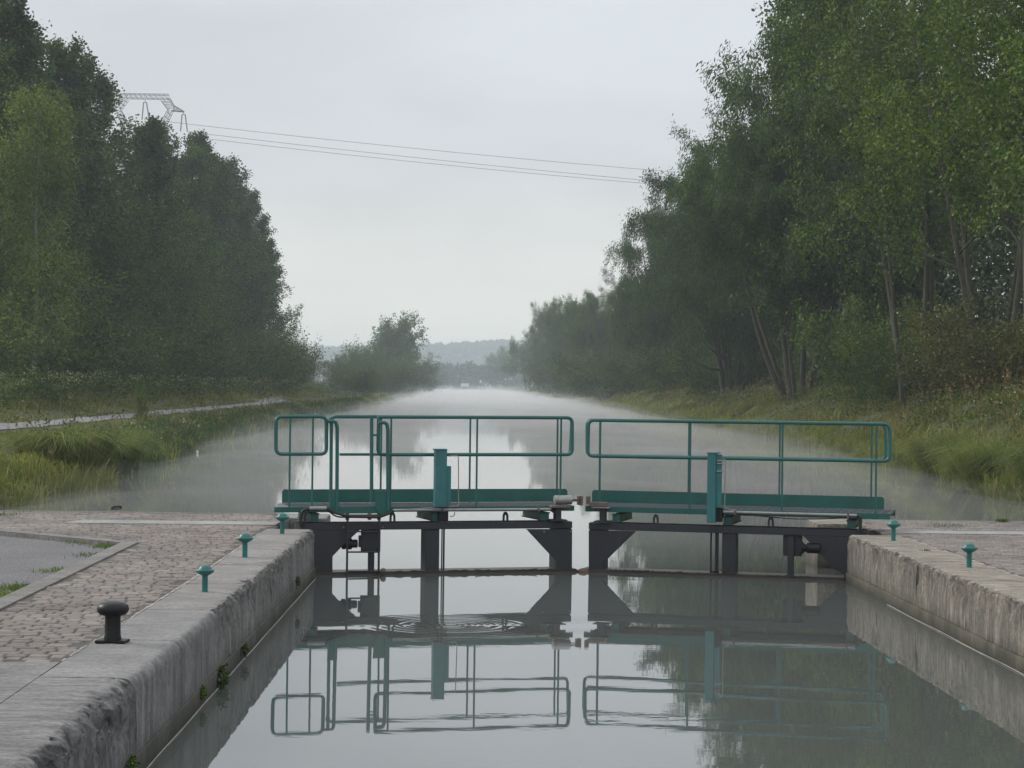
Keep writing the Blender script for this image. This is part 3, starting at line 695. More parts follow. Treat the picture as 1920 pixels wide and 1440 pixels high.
for x in (1048, 1590): G.tube([Z1(x, 630), Z1(x, 660)], .012, -.064, 0).build('pipe_clip', M['rust'], rt)
G.tube([Z1(1655, 647), Z1(1680, 664), Z1(1700, 672)], .014, -.04, .03).build('black_hose', M['rubber'], rt)
# ram with its bracket, at the mitre end
a, c = G.p(*Z1(1677, 592), -.06), G.p(*Z1(1774, 592), -.06); o = MB(); o.lathe([(.03, 0), (.056, .006), (.056, c[0] - a[0]), (.03, c[0] - a[0] + .004)], (a[0], -.06, a[2]), 20, 'x')
ram = o.build('ram', M['steel'], rt)
d0 = G.p(*Z1(1834, 598), -.06); MB().tube([(c[0], -.06, a[2]), (d0[0], -.06, a[2] - .005)], .017).build('ram_rod', M['rust'], ram)
o = MB(); G.rect(o, *Z1(1830, 570), *Z1(1839, 623), -.11, -.01); G.rect(o, *Z1(1810, 572), *Z1(1829, 590), -.08, -.04); G.rect(o, *Z1(1810, 602), *Z1(1829, 620), -.08, -.04); o.build('ram_fork', M['rust'], ram, smooth=False)
G.rect(MB(), *Z1(1665, 624), *Z1(1772, 636), -.12, .02).build('ram_plate', M['rust'], rt, smooth=False, bevel=.003)
o = MB(); G.rect(o, *Z1(1686, 638), *Z1(1718, 704), -.06, .04); G.rect(o, *Z1(1660, 704), *Z1(1752, 712), -.10, .10); o.build('ram_post', M['dark'], rt, smooth=False, bevel=.004)
bolt_row(G, [Z1(492, 746), Z1(712, 746), Z1(1620, 771), Z1(1768, 770)], 0.0, M['steel'], rt)
support(G, Z1, 990, 1040, 662, 712); support(G, Z1, 1600, 1654, 662, 708); support(G, Z1, 304, 358, 668, 716)
lug(G, *Z1(769, 690)); lug(G, *Z1(1405, 688))
G.tube([Z1(300, 640), Z1(395, 640)], .026, -.06, 0, n=14).build('hose_cylinder', M['steel'], rt)
G.tube([Z1(296, 642), Z1(262, 650), Z1(250, 690), Z1(252, 745)], .017, -.06, .05).build('black_hose', M['rubber'], rt)
G.tube([Z1(300, 648), Z1(282, 660), Z1(272, 700), Z1(274, 745)], .014, -.05, .05).build('black_hose', M['rubber'], rt)
G.tube([Z1(398, 642), Z1(440, 664), Z1(520, 684), Z1(690, 690), Z1(760, 664), Z1(775, 652)], .017, -.10, .06).build('black_hose', M['rubber'], rt)
G.tube([Z1(404, 650), Z1(450, 688), Z1(560, 690), Z1(690, 692)], .010, -.08, .06).build('black_hose', M['rubber'], rt)

# ---- right leaf
H = Leaf(1103, 26.22, 1592, 25.35, 'lock_gate', 'lock gate with unbroken teal railing loop, hinged on the buff wall')
rt = H.root
zt, zb, D = platform(H, Z2, 112, 1827, 634, 664, 661, 698, 150, 1794, 533, 578)
o = MB(); a, c = H.p(*Z2(131, 722)), H.p(*Z2(1640, 760)); ztop = (a[2] + c[2]) / 2
o.box(a[0], c[0] + .1, 0, .30, ztop - hb, ztop); o.build('top_beam', M['dark'], rt, smooth=False, bevel=.006)
o = MB(); H.quad(o, [Z2(131, 762), Z2(396, 768), Z2(213, 946), Z2(213, 1006), Z2(131, 1004)], .004, .05)
a, c = H.p(*Z2(131, 800)), H.p(*Z2(213, 1000)); o.box(a[0] + .002, c[0] - .001, .05, .29, -.9, ztop - hb - .002); o.build('mitre_post', M['dark'], rt, smooth=False, bevel=.004)
o = MB(); H.quad(o, [Z2(1334, 790), Z2(1420, 882), Z2(1520, 985), Z2(1568, 1012), Z2(1568, 1060), Z2(1660, 1060), Z2(1660, 792)], .004, .05)
a, c = H.p(*Z2(1568, 800)), H.p(*Z2(1660, 1000)); o.box(a[0], c[0], .05, .29, -.9, ztop - hb - .002); o.build('hinge_post', M['dark'], rt, smooth=False, bevel=.004)
column(H, Z2(882, 800), Z2(958, 800), .02, .26)
column(H, Z2(1251, 800), Z2(1286, 800), .02, .06, 'paddle_rod')
for x, r in ((820, .012), (848, .012), (858, .012)):
    a = H.p(*Z2(x, 800), .07); MB().tube([(a[0], .07, .05), (a[0], .07, ztop - hb)], r).build('paddle_rod', M['dark'], rt)
H.rect(MB(), *Z2(812, 992), *Z2(862, 1006), .05, .09).build('rod_shoe', M['black'], rt, smooth=False)
a, c = H.p(*Z2(80, 1000)), H.p(*Z2(1568, 1000)); o = MB(); o.box(a[0] + .03, c[0], -.03, .31, -.10, .035); o.box(a[0] + .03, c[0], -.045, -.03, -.05, .022)
for k in range(26):
    x = random.uniform(a[0] + .2, c[0] - .4); o.tube([(x, -.05, .03), (x + random.uniform(-.07, .07), -.045, .036 + random.random() * .012), (x + random.uniform(-.12, .12), -.05, .03)], .005, 5)
o.build('bottom_beam', M['wet_timber'], rt, smooth=False)
o = MB(); H.rect(o, *Z2(1225, 788), *Z2(1330, 910), .062, .12); gb = o.build('gearbox', M['dark'], rt, smooth=False, bevel=.004)
bolt_row(H, [Z2(1236, 802), Z2(1236, 890), Z2(1320, 802), Z2(1320, 890)], .062, M['black'], gb)
a = H.p(*Z2(1334, 858), .1); c = H.p(*Z2(1440, 858), .1); o = MB()
o.lathe([(.05, 0), (.068, .006), (.068, .03), (.045, .035), (.045, .06), (.05, .065), (.062, .07), (.062, c[0] - a[0])], (a[0], .1 - .12, a[2]), 18, 'x'); o.build('actuator', M['black'], rt)
H.tube([Z2(130, 143), Z2(1826, 166), Z2(1826, 374), Z2(126, 345)], .0225, 0, .075, True).build('handrail_loop', rail, rt)
H.tube([Z2(122, 142), Z2(1800, 163), Z2(1800, 368), Z2(122, 341)], .020, D - .01, .07, True).build('rear_handrail', rail, rt)
for xs_, v in (([(198, 198), (705, 703), (1223, 1219), (1751, 1746)], -.010), ([(196, 196), (697, 695), (1208, 1205), (1725, 1723)], D - .01)):
    for xa, xb in xs_:
        yt = 150 + (xa - 198) / 1550 * 22; yb = 655 + (xa - 198) / 1550 * 38
        a, c = H.p(*Z2(xa, yt), v), H.p(*Z2(xb, yb), v); MB().box(a[0] - .0115, a[0] + .0115, v - .006, v + .006, c[2], a[2]).build('rail_post', rail, rt, smooth=False, bevel=.002)
cb = MB(); H.rect(cb, *Z2(799, 330), *Z2(842, 722), -.17, -.07); a, c = H.p(*Z2(796, 325), -.18), H.p(*Z2(865, 332), -.18); cb.box(a[0], c[0], -.18, -.05, c[2], a[2] + .003)
cb = cb.build('control_box', M['blue_green'], rt, smooth=False, bevel=.005)
H.rect(MB(), *Z2(843, 336), *Z2(874, 632), -.14, -.07).build('side_box', M['blue_green'], cb, smooth=False, bevel=.004)
H.rect(MB(), *Z2(838, 634), *Z2(880, 716), -.10, -.02).build('box_bracket', M['black'], rt, smooth=False, bevel=.004)
for y in (372, 388, 432): H.tube([Z2(852, y), Z2(888, y)], .010, -.15, 0).build('box_catch', M['steel'], cb)
H.tube([Z2(862, 366), Z2(900, 360), Z2(896, 634), Z2(930, 648), Z2(960, 650)], .0065, -.12, .03, n=6).build('thin_pipe', M['steel'], rt)
H.tube([Z2(890, 660), Z2(1640, 680)], .019, -.06, 0).build('silver_pipe', M['steel'], rt)
for x, y in ((955, 662), (1590, 679)): H.tube([Z2(x, y - 16), Z2(x, y + 14)], .013, -.085, 0).build('pipe_clip', M['rust'], rt)
H.tube([Z2(1638, 680), Z2(1660, 688), Z2(1662, 730), Z2(1650, 790)], .018, -.06, .05).build('black_hose', M['rubber'], rt)
H.tube([Z2(950, 668), Z2(1100, 684), Z2(1300, 700), Z2(1480, 698), Z2(1590, 690)], .007, -.05, .1, n=6).build('black_hose', M['rubber'], rt)
H.tube([Z2(895, 668), Z2(878, 690), Z2(868, 716)], .010, -.06, .03).build('black_hose', M['rubber'], rt)
support(H, Z2, 260, 310, 672, 718); support(H, Z2, 884, 938, 684, 734); support(H, Z2, 1580, 1634, 706, 752)
lug(H, *Z2(508, 702)); lug(H, *Z2(1155, 716))
o = MB(); H.rect(o, *Z2(116, 572), *Z2(132, 618), -.11, -.01); H.rect(o, *Z2(133, 604), *Z2(230, 630), -.11, -.01); ram = o.build('ram_catch', M['rust'], rt, smooth=False, bevel=.003)
H.rect(MB(), *Z2(148, 632), *Z2(244, 641), -.12, .02).build('ram_plate', M['steel'], rt, smooth=False, bevel=.003)
o = MB(); H.rect(o, *Z2(192, 643), *Z2(224, 712), -.06, .04); H.rect(o, *Z2(160, 710), *Z2(250, 719), -.10, .10); o.build('ram_post', M['dark'], rt, smooth=False, bevel=.004)

# ------------------------------------------------------------------ bollards
def small_bollard(px, py, label, s=1.0):
    p = on_z(px, py, 0); r = empty('mooring_post', tuple(p)); tag(r, label, 'bollard', 'small teal capped posts on the coping')
    MB().lathe([(.036, -.02), (.036, .002), (.026, .006), (.025, .15), (.03, .16)], n=16).build('stem', M['cap_green'], r)
    MB().lathe([(.03, .145), (.062, .163), (.078, .180), (.080, .190), (.076, .197), (.060, .200), (.056, .207), (.048, .222), (.030, .234), (.010, .239)], n=24).build('cap', M['cap_green'], r)
    r.scale = (s, s, s); return r
small_bollard(384, 1110, 'teal capped post on the grey coping nearest the black bollard', .93)
small_bollard(459, 1045, 'teal capped post on the grey coping between two others')
small_bollard(529, 1001, 'teal capped post on the grey coping closest to the gate hinge')
small_bollard(1675, 1014, 'teal capped post on the buff coping closest to the gate hinge')
small_bollard(1817, 1064, 'teal capped post on the buff coping farther from the gate, by pale joint')
p = on_z(211, 1205, 0); r = empty('bollard', tuple(p)); tag(r, 'black iron mooring bollard with mushroom head and square foot on coping', 'bollard')
MB().lathe([(.055, .012), (.058, .03), (.052, .05), (.050, .16), (.053, .178)], n=28).build('stem', M['black'], r)
MB().lathe([(.05, .175), (.085, .184), (.100, .203), (.104, .222), (.098, .243), (.075, .260), (.04, .268), (.008, .270)], n=32).build('head', M['black'], r)
MB().slab([(-.105, -.07), (-.04, -.07), (-.03, -.055), (.04, -.055), (.045, -.075), (.09, -.075), (.105, .06), (-.09, .07)], 0.001, .022).build('base_plate', M['black'], r, smooth=False, bevel=.006)

# folded iron ring on the far edge of the quay
p = on_z(218, 956, 0); o = MB()
for k, (w_, h_) in enumerate(((.075, .045), (.065, .03))):
    q = [(-w_, .02 * k, .012), (-w_ * .5, .02 * k, h_), (w_ * .9, .02 * k, h_ + .005), (w_ * .95, .02 * k, .015), (0, .02 * k - .02, .01)]
    o.tube(fillet(q, .02, True), .007, 6)
tag(o.build('mooring_ring', M['black'], None, loc=tuple(p)), 'folded black iron mooring ring lying on the quay edge', 'mooring ring')

# flotsam caught against the gates, bottle, platforms, boat
def lump(name, c, r, mat, label, cat, sq=(1, 1, 1)):
    o = MB(); n = 10; V = []; 
    prof = [(math.sin(a) * r, -math.cos(a) * r) for a in np.linspace(.1, math.pi - .1, 8)]
    o.lathe(prof, (0, 0, 0), n)
    o.v = [tuple(np.array(v) * sq * (1 + .35 * mnoise.noise(Vector(v) * 18 + Vector(c)))) for v in o.v]
    return tag(o.build(name, mat, None, loc=tuple(c)), label, cat)
def lw_(L, px, py, v): q = L.p(px, py, v); return L.O + L.ex * q[0] + L.ey * q[1] + np.array([0, 0, q[2]])
lump('driftwood', lw_(G, *Z1(715, 990), -.10), .036, M['orange_wood'], 'orange-brown wood lump lodged at the foot of the gate ladder', 'driftwood', (1, .8, 1.0))
lump('driftwood', lw_(H, *Z2(100, 992), -.06), .05, M['orange_wood'], 'orange-brown wood lump floating in the gap between the gates', 'driftwood', (1.3, .8, .7))
p = on_z(370, 850, WATER); r = empty('plastic_bottle', tuple(p)); tag(r, 'white plastic bottle floating upright close to the grassy left bank', 'bottle')
MB().lathe([(.035, -.03), (.038, 0), (.038, .07), (.02, .10), (.012, .105)], n=14).build('body', M['white'], r)
MB().lathe([(.015, .10), (.015, .125), (.006, .127)], n=12).build('cap', M['plank'], r)
def jetty(name, p, wd, dp, label, mat):
    r = empty(name, tuple(p)); tag(r, label, 'fishing platform')
    o = MB()
    for k in range(6): o.box(-wd / 2, wd / 2, -dp / 2 + k * dp / 6, -dp / 2 + (k + 1) * dp / 6 - .012, -.06, 0)
    o.build('deck', mat, r, smooth=False)
    for x in (-wd * .42, wd * .42):
        for y in (-dp * .4, dp * .4): MB().tube([(x, y, -1.3), (x, y, -.062)], .05).build('leg', mat, r)
    return r
jetty('fishing_platform', at_y(565, 770, 137), 1.25, 1.3, 'small dark plank fishing platform on the left bank behind the railing', M['plank'])
jetty('fishing_platform', at_y(655, 741, 230), 1.9, 1.6, 'pale plank fishing platform farther along the left bank', M['kerb'])
p = at_y(872, 724, 1000); r = empty('boat', (p[0], p[1], WATER)); tag(r, 'pale moored boat barely visible at the far end of the canal', 'boat')
MB().slab([(-5.6, -1.5), (4.2, -1.5), (5.8, 0), (4.2, 1.5), (-5.6, 1.5)], -.3, 1.7).build('hull', M['kerb'], r, smooth=False, bevel=.15)
MB().box(-2.0, 1.8, -1.1, 1.1, 1.7, 3.3).build('cabin', M['white'], r, smooth=False, bevel=.15)
p = at_y(901, 711, 1000); r = empty('marker_board', (p[0], p[1], WATER)); tag(r, 'tiny white marker board on a post at the far end of the canal', 'marker')
MB().tube([(0, 0, -1), (0, 0, 4)], .1).build('post', M['plank'], r); MB().box(-.4, .4, -.13, -.1, 3.6, 5).build('board', M['white'], r, smooth=False)

# ------------------------------------------------------------------ pylon and power lines
PY = 420.0
def Zp(x, y): return tuple(at_y(180 + x / 5.647, 140 + y / 5.647, PY))
c0 = np.array(Zp(515, 245)); gz = .4
py = empty('pylon', (c0[0], PY, gz)); tag(py, 'grey lattice pylon with a wide head rising behind the left poplars', 'pylon')
def pl(x, y, dy): q = np.array(Zp(x, y)) - np.array([c0[0], PY, gz]); return (q[0], dy, q[2])
def mir(p): return (-p[0], p[1], p[2])
def lattice(a0, a1, b0, b1, n, mb, r=.06, dy=.9):
    """two chords in front and two behind, laced together"""
    for s in (-dy, dy):
        A0, A1, B0, B1 = [Vector((q[0], s, q[2])) for q in (a0, a1, b0, b1)]
        mb.tube([A0, A1], r, 4); mb.tube([B0, B1], r, 4)
        for k in range(n):
            t0, t1 = k / n, (k + 1) / n; p0 = A0.lerp(A1, t0); p1 = B0.lerp(B1, (t0 + t1) / 2); p2 = A0.lerp(A1, t1)
            mb.tube([p0, p1], r * .7, 4); mb.tube([p1, p2], r * .7, 4)
    for k in range(n + 1):
        p0 = Vector(a0).lerp(Vector(a1), k / n); mb.tube([(p0.x, -dy, p0.z), (p0.x, dy, p0.z)], r * .6, 4)
def P_(x, y): return pl(x, y, 0)
o = MB(); hx0 = P_(770, 212); lx0 = P_(788, 258)
lattice(mir(hx0), hx0, mir(lx0), lx0, 10, o); o.build('top_beam', M['galv'], py, smooth=False)
for fn in (lambda p: p, mir):
    o = MB(); lattice(fn(lx0), fn(P_(832, 345)), fn(P_(690, 275)), fn(P_(765, 378)), 3, o)
    lattice(fn(P_(815, 380)), fn(P_(730, 560)), fn(P_(765, 378)), fn(P_(660, 560)), 4, o); o.build('head_leg', M['galv'], py, smooth=False)
    o = MB(); lattice(fn(P_(830, 330)), fn(P_(932, 390)), fn(P_(800, 382)), fn(P_(930, 394)), 3, o, .08, .5); o.build('cross_arm', M['galv'], py, smooth=False)
waist = P_(660, 560); wz = waist[2]
o = MB(); lattice((waist[0] + 1.2, 0, wz), (4.6, 0, -.4), (-waist[0] - 1.2, 0, wz), (-4.6, 0, -.4), 9, o, .12, 1.4); o.build('tower', M['galv'], py, smooth=False)
def insulator(x, y, xl_, xr_, yb, name='insulator'):
    o = MB(); t = P_(x, y); o.tube([t, P_(x, y + 22)], .06, 4)
    o.tube([P_(x - 18, y + 26), P_(x + 18, y + 26)], .07, 4)
    for xa, xb in ((x - 16, xl_), (x + 16, xr_)):
        o.tube([P_(xa, y + 26), P_(xb, yb)], .13, 6)
    return o.build(name, M['galv'], py, smooth=False)
insulator(520, 268, 487, 562, 478); insulator(928, 395, 895, 968, 600); insulator(102, 395, 68, 138, 600)
def wire(px0, py0, px1, py1, label, Y1=440.0, sag=.4):
    a, c = at_y(px0, py0, PY), at_y(px1, py1, Y1); d = c - a; e = a + d * 3.2; pts = []
    for k in range(41):
        t = k / 40; s = 3.2 * t; q = a + d * s; q[2] += sag * s * (s - 1) * 1.0; pts.append(tuple(q))
    return tag(MB().tube(pts, .038, 5).build('power_line', M['black']), label, 'power line', 'power lines over the canal')
wire(279, 224, 1175, 315, 'thin power line, uppermost of three crossing the sky above the canal', sag=1.6)
wire(351, 247, 1175, 335, 'thin power line, middle of three crossing the sky above the canal', sag=1.2)
wire(345, 255, 1175, 341, 'thin power line, lowest of three crossing the sky above the canal', sag=1.6)

# ------------------------------------------------------------------ trees
def leaf_mesh(C, D, size, aspect, jitter, up=0.0, r=None):
    """C centres, D preferred direction: rhombic folded leaves"""
    r = r or rng; n = len(C)
    d = D + r.normal(0, jitter, (n, 3)); d /= np.linalg.norm(d, axis=1)[:, None] + 1e-9
    q = r.normal(0, 1, (n, 3)); q[:, 2] += 0; s = np.cross(d, q); s /= np.linalg.norm(s, axis=1)[:, None] + 1e-9
    nn = np.cross(s, d)
    L = size * r.uniform(.65, 1.35, n); W = L * aspect
    b = C; t = C + d * L[:, None]; mid = C + d * (L * .45)[:, None] + nn * (L * .08)[:, None]
    l = mid + s * (W * .5)[:, None]; rr = mid - s * (W * .5)[:, None]
    V = np.stack([b, l, t, rr], 1).reshape(-1, 3); i = np.arange(n)[:, None] * 4
    return V, i + np.array([0, 1, 2, 3])
def grow(spec, seed):
    """branches level by level; returns (list of (points, radii)), twig points, twig directions"""
    rd = random.Random(seed); wood, tips = [], []
    def shoot(p, d, L, r, lev):
        sp = spec['levels'][lev]; n = sp.get('seg', 5); pts, rs = [p.copy()], [r]; q = p.copy(); dd = d.normalized()
        for k in range(n):
            dd = (dd + Vector((rd.gauss(0, 1), rd.gauss(0, 1), rd.gauss(0, 1))) * sp.get('wob', .1) + Vector((0, 0, sp.get('trop', 0))) / n).normalized()
            q = q + dd * (L / n); pts.append(q.copy()); rs.append(max(.008, r * (1 - .85 * (k + 1) / n)))
        wood.append((pts, rs, lev))
        last = lev == len(spec['levels']) - 1
        if last:
            for k in range(1, len(pts)): tips.append((pts[k], dd))
            return
        if sp.get('leafy'):
            tips.append((pts[-1], dd))
        cn_ = sp['n']; t0, t1 = sp.get('range', (.2, 1.0)); az = rd.random() * 6.28
        for c in range(cn_):
            t = t0 + (t1 - t0) * (c + rd.random()) / cn_; kk = min(n - 1, int(t * n)); bp = pts[kk].lerp(pts[kk + 1], t * n - kk)
            ax = (pts[kk + 1] - pts[kk]).normalized(); az += 2.4 + rd.uniform(-.5, .5)
            o1 = ax.orthogonal().normalized(); o2 = ax.cross(o1); an = R(rd.gauss(sp['ang'], sp.get('angs', 8)))
            cd = ax * math.cos(an) + (o1 * math.cos(az) + o2 * math.sin(az)) * math.sin(an)
            shoot(bp, cd, L * sp['len'](t) * rd.uniform(.75, 1.25), max(.012, rs[kk] * sp.get('rr', .5)), lev + 1)
    for st in spec['stems'](rd): shoot(*st, 0)
    return wood, tips
def make_tree(kind, spec, seed, per, sd, size, aspect, droop, jit, minr=.0):
    wood, tips = grow(spec, seed); r = np.random.default_rng(seed); o = MB()
    for pts, rs, lev in wood:
        if rs[0] > minr: o.tube(pts, rs, 7 if lev == 0 else (5 if lev == 1 else 3), caps=False)
    tm = bpy.data.meshes.new(kind + '_trunk'); tm.from_pydata(o.v, [], o.f); tm.polygons.foreach_set('use_smooth', [True] * len(tm.polygons))
    P = np.array([t[0] for t in tips]); Dd = np.array([t[1] for t in tips])
    C = np.repeat(P, per, 0) + r.normal(0, 1, (len(P) * per, 3)) * np.array(sd); DD = np.repeat(Dd, per, 0) * .5 + np.array([0, 0, -droop])
    ok = C[:, 2] > .05; C, DD = C[ok], DD[ok]
    v, f = leaf_mesh(C, DD, size, aspect, jit, r=r)
    cm = mesh_np(kind + '_crown', v, f)
    return tm, cm, float(np.percentile(C[:, 2], 99.8)), len(C)
V3 = Vector
def up_stem(H, r, k=1, spread=0.0, lean=.0, r0=.4):
    def f(rd):
        res = []
        for i in range(k):
            a = 6.283 * i / k + rd.uniform(-.4, .4); s = spread * rd.uniform(.5, 1.2) if k > 1 else lean
            res.append((V3((math.cos(a) * r0 * (k > 1), math.sin(a) * r0 * (k > 1), -.3)), V3((math.cos(a) * s, math.sin(a) * s, 1)), H * rd.uniform(.85, 1.0), r * rd.uniform(.75, 1.1)))
        return res
    return f
SPEC = {
 'poplar': dict(stems=up_stem(21, .26), levels=[dict(seg=9, wob=.03, n=62, range=(.03, .985), ang=52, angs=9, len=lambda t: .25 * (1 - .80 * max(0, t - .30) / .7) * (.72 + .28 * min(1, t / .2)), rr=.33),
                dict(seg=5, wob=.10, trop=.75, n=8, range=(.22, 1), ang=44, angs=12, len=lambda t: .44 * (1.05 - .5 * t), rr=.5, leafy=True), dict(seg=3, wob=.14, trop=.5)]),
 'willow': dict(stems=up_stem(14.5, .17, 8, .30, r0=.55), levels=[dict(seg=7, wob=.07, trop=.18, n=17, range=(.14, 1), ang=50, angs=14, len=lambda t: .34 * (1.15 - .6 * t), rr=.42),
                dict(seg=5, wob=.12, trop=.22, n=8, range=(.25, 1), ang=42, angs=14, len=lambda t: .42 * (1.05 - .4 * t), rr=.5, leafy=True), dict(seg=4, wob=.16, trop=-.7)]),
 'fan': dict(stems=up_stem(14.5, .19, 12, .42, r0=.6), levels=[dict(seg=7, wob=.07, trop=.22, n=15, range=(.58, 1), ang=48, angs=14, len=lambda t: .34 * (1.15 - .5 * t), rr=.45),
                dict(seg=5, wob=.12, trop=.22, n=8, range=(.2, 1), ang=42, angs=14, len=lambda t: .42 * (1.05 - .4 * t), rr=.5, leafy=True), dict(seg=4, wob=.16, trop=-.7)]),
 'leafy': dict(stems=up_stem(19, .15, 4, .22, r0=.45), levels=[dict(seg=8, wob=.06, trop=.1, n=22, range=(.26, 1), ang=55, angs=12, len=lambda t: .25 * (1.15 - .6 * t), rr=.42),
                dict(seg=5, wob=.12, trop=.3, n=9, range=(.2, 1), ang=46, angs=12, len=lambda t: .42 * (1.05 - .4 * t), rr=.5, leafy=True), dict(seg=3, wob=.16, trop=-.1)]),
 'birch': dict(stems=up_stem(14.5, .15), levels=[dict(seg=8, wob=.05, n=44, range=(.20, .99), ang=48, angs=9, len=lambda t: .24 * (1.0 - .6 * t), rr=.3),
                dict(seg=5, wob=.12, trop=.3, n=7, range=(.25, 1), ang=42, angs=12, len=lambda t: .5, rr=.5, leafy=True), dict(seg=4, wob=.14, trop=-1.0)]),
 'bush': dict(stems=up_stem(3.4, .05, 9, .75, r0=.35), levels=[dict(seg=4, wob=.12, trop=.1, n=10, range=(.12, 1), ang=46, angs=14, len=lambda t: .46, rr=.5),
                dict(seg=4, wob=.16, n=5, range=(.2, 1), ang=45, angs=14, len=lambda t: .5, rr=.5, leafy=True), dict(seg=2, wob=.2, trop=.1)]),
 'round': dict(stems=up_stem(7, .28, 2, .25, r0=.3), levels=[dict(seg=6, wob=.09, trop=.1, n=13, range=(.32, 1), ang=58, angs=12, len=lambda t: .62 * (1.1 - .45 * t), rr=.5),
                dict(seg=5, wob=.15, trop=.25, n=8, range=(.3, 1), ang=46, angs=14, len=lambda t: .42, rr=.5, leafy=True), dict(seg=3, wob=.18)]),
}
LIB = {}
for kind, seeds, args in (
    ('poplar', (11, 12, 13), (24, (.17, .17, .24), .16, .75, .15, .8, .012)),
    ('willow', (21, 22, 23), (24, (.17, .17, .26), .22, .27, .75, .5, .010)),
    ('fan', (24,), (24, (.17, .17, .26), .22, .27, .75, .5, .010)),
    ('leafy', (31, 32), (28, (.19, .19, .19), .115, .80, .25, .9, .008)),
    ('birch', (41,), (16, (.20, .20, .32), .13, .6, .6, .8, .010)),
    ('bush', (51, 52, 53), (13, (.17, .17, .17), .13, .6, .1, .9, .010)),
    ('round', (61, 62), (24, (.26, .26, .24), .24, .6, .1, .9, .014))):
    LIB[kind] = [make_tree(kind, SPEC[kind], s, *args) for s in seeds]
    print(kind, [(round(q[2], 1), q[3]) for q in LIB[kind]])
LEAF = dict(fan='willow', poplar='poplar', willow='willow', leafy='bright', birch='birch', bush='bush', round='willow')
NAME = dict(fan='willow_tree', poplar='poplar_tree', willow='willow_tree', leafy='leafy_tree', birch='birch_tree', bush='bush', round='tree')
CAT = dict(fan='tree', poplar='tree', willow='tree', leafy='tree', birch='tree', bush='bush', round='tree')
def plant(kind, X, Y, H, label, group, var=0, rz=None, wide=1.0, leaf=None, bark='bark'):
    tm, cm, h0, _ = LIB[kind][var % len(LIB[kind])]; s = H / h0; z = float(height(X, Y)) - .05
    rz = random.uniform(0, 6.28) if rz is None else rz
    r = empty(NAME[kind], (X, Y, z), rz); r.scale = (s * wide, s * wide, s); tag(r, label, CAT[kind], group)
    for nm, me, mt in (('trunk', tm, M[bark]), ('crown', cm, M[leaf or LEAF[kind]])):
        if not me.materials: me.materials.append(mt)
        o = put(nm, me, None, r)
        if me.materials[0] is not mt: o.material_slots[0].link = 'OBJECT'; o.material_slots[0].material = mt
    return r
def xy(px, X): return X, X * F / (px - 865)

# left poplar row, from the photo's left edge to the far end
gp = 'poplars in the row along the towpath'
row = [(-75, -25.5, 22.5, 'dark green poplar at the left edge of the photo, tallest looking in its row'),
       (0, -25, 22.2, 'dark poplar behind the yellow-green birch, second along the towpath row'),
       (66, -26, 23.2, 'dark poplar rising right behind the yellow-green birch'),
       (122, -25, 22.6, 'dark poplar in the towpath row just beyond the birch'),
       (178, -25.5, 23.2, 'poplar in the towpath row with its top just left of the pylon'),
       (236, -24.5, 20.2, 'thin-topped poplar standing in front of the pylon'),
       (296, -25, 22.3, 'pale green poplar whose top hides the foot of the pylon'),
       (350, -25, 22.4, 'poplar just right of the pylon in the towpath row'),
       (392, -24.8, 25.2, 'tall hazy poplar, its top touching the lowest power line'),
       (428, -24.6, 24.8, 'tall hazy poplar, third from the far end of the towpath row'),
       (458, -24.4, 22.6, 'hazy dark poplar, second from the far end of the towpath row'),
       (482, -24.2, 18.0, 'hazy dark poplar, shortest and last at the far end of the towpath row')]
for i, (px, X, h, lab) in enumerate(row):
    plant('poplar', *xy(px, X), h, lab, gp, i, wide=random.uniform(1.12, 1.32) + (.02 if px > 390 else 0))
plant('birch', *xy(62, -20.8), 15.2, 'slender yellow-green birch with a pale trunk before the dark poplars', None, 0, leaf='birch', bark='pale_bark')
gb_ = 'bushes at the foot of the poplar row'
for i, (px, X, h, w_, lf, lab) in enumerate([
    (-20, -20.0, 5.0, 1.1, 'bush', 'dark bush below the poplars at the left edge of the photo'),
    (110, -20.5, 5.6, 1.2, 'bush', 'dark bush just right of the birch trunk'),
    (190, -20.6, 4.6, 1.2, 'bush', 'dark low bush between birch and the broad olive bush'),
    (270, -20.4, 6.2, 1.2, 'bush', 'broad olive bush below the pylon by the towpath'),
    (345, -20.6, 5.4, 1.2, 'bush', 'dark bush right of the broad olive bush under the poplars'),
    (410, -20.8, 6.4, 1.1, 'bush', 'dark green bush under the tall hazy poplars'),
    (465, -21.0, 6.6, 1.1, 'bush', 'dark green bush close to the end of the towpath row'),
    (506, -20.8, 7.2, .9, 'bush', 'tall dark bush under the last towpath poplar'),
    (538, -21.8, 8.0, .75, 'brown_bush', 'olive bush towering just past the last towpath poplar'),
    (562, -21.0, 5.2, .5, 'bush', 'rounded green bush at the far end of the left trees')]):
    plant('bush', *xy(px, X), h, lab, gb_, i, wide=w_, leaf=lf)

# far group on the left bank
gf = 'far trees along the left bank'
plant('round', *xy(742, -14.5), 17.4, 'tall rounded tree with see-through crown standing above the far left bushes', gf, 0, rz=1.0, wide=.80)
for i, (px, X, h, w_, lab) in enumerate([(640, -21, 6.4, .8, 'grey-green bush leftmost in the far left clump'), (682, -18.5, 9.2, .8, 'broad grey-green bush left of the tall rounded tree'),
        (708, -16.5, 9.6, 1.1, 'bush directly under the tall rounded tree'), (672, -13.5, 4.2, 1.3, 'low rounded bush before the far left clump'), (735, -12.2, 6.2, 1.1, 'dark bush at the water below the tall rounded tree'),
        (765, -12.5, 9.0, 1.0, 'hazy bush right of the tall rounded tree'), (790, -13.0, 9.8, 1.0, 'faint hazy bush second from the end of the far left bank'), (812, -13.0, 10.5, 1.1, 'faintest hazy bush ending the far left bank')]):
    plant('bush', *xy(px, X), h, lab, gf, i + 1, wide=w_)

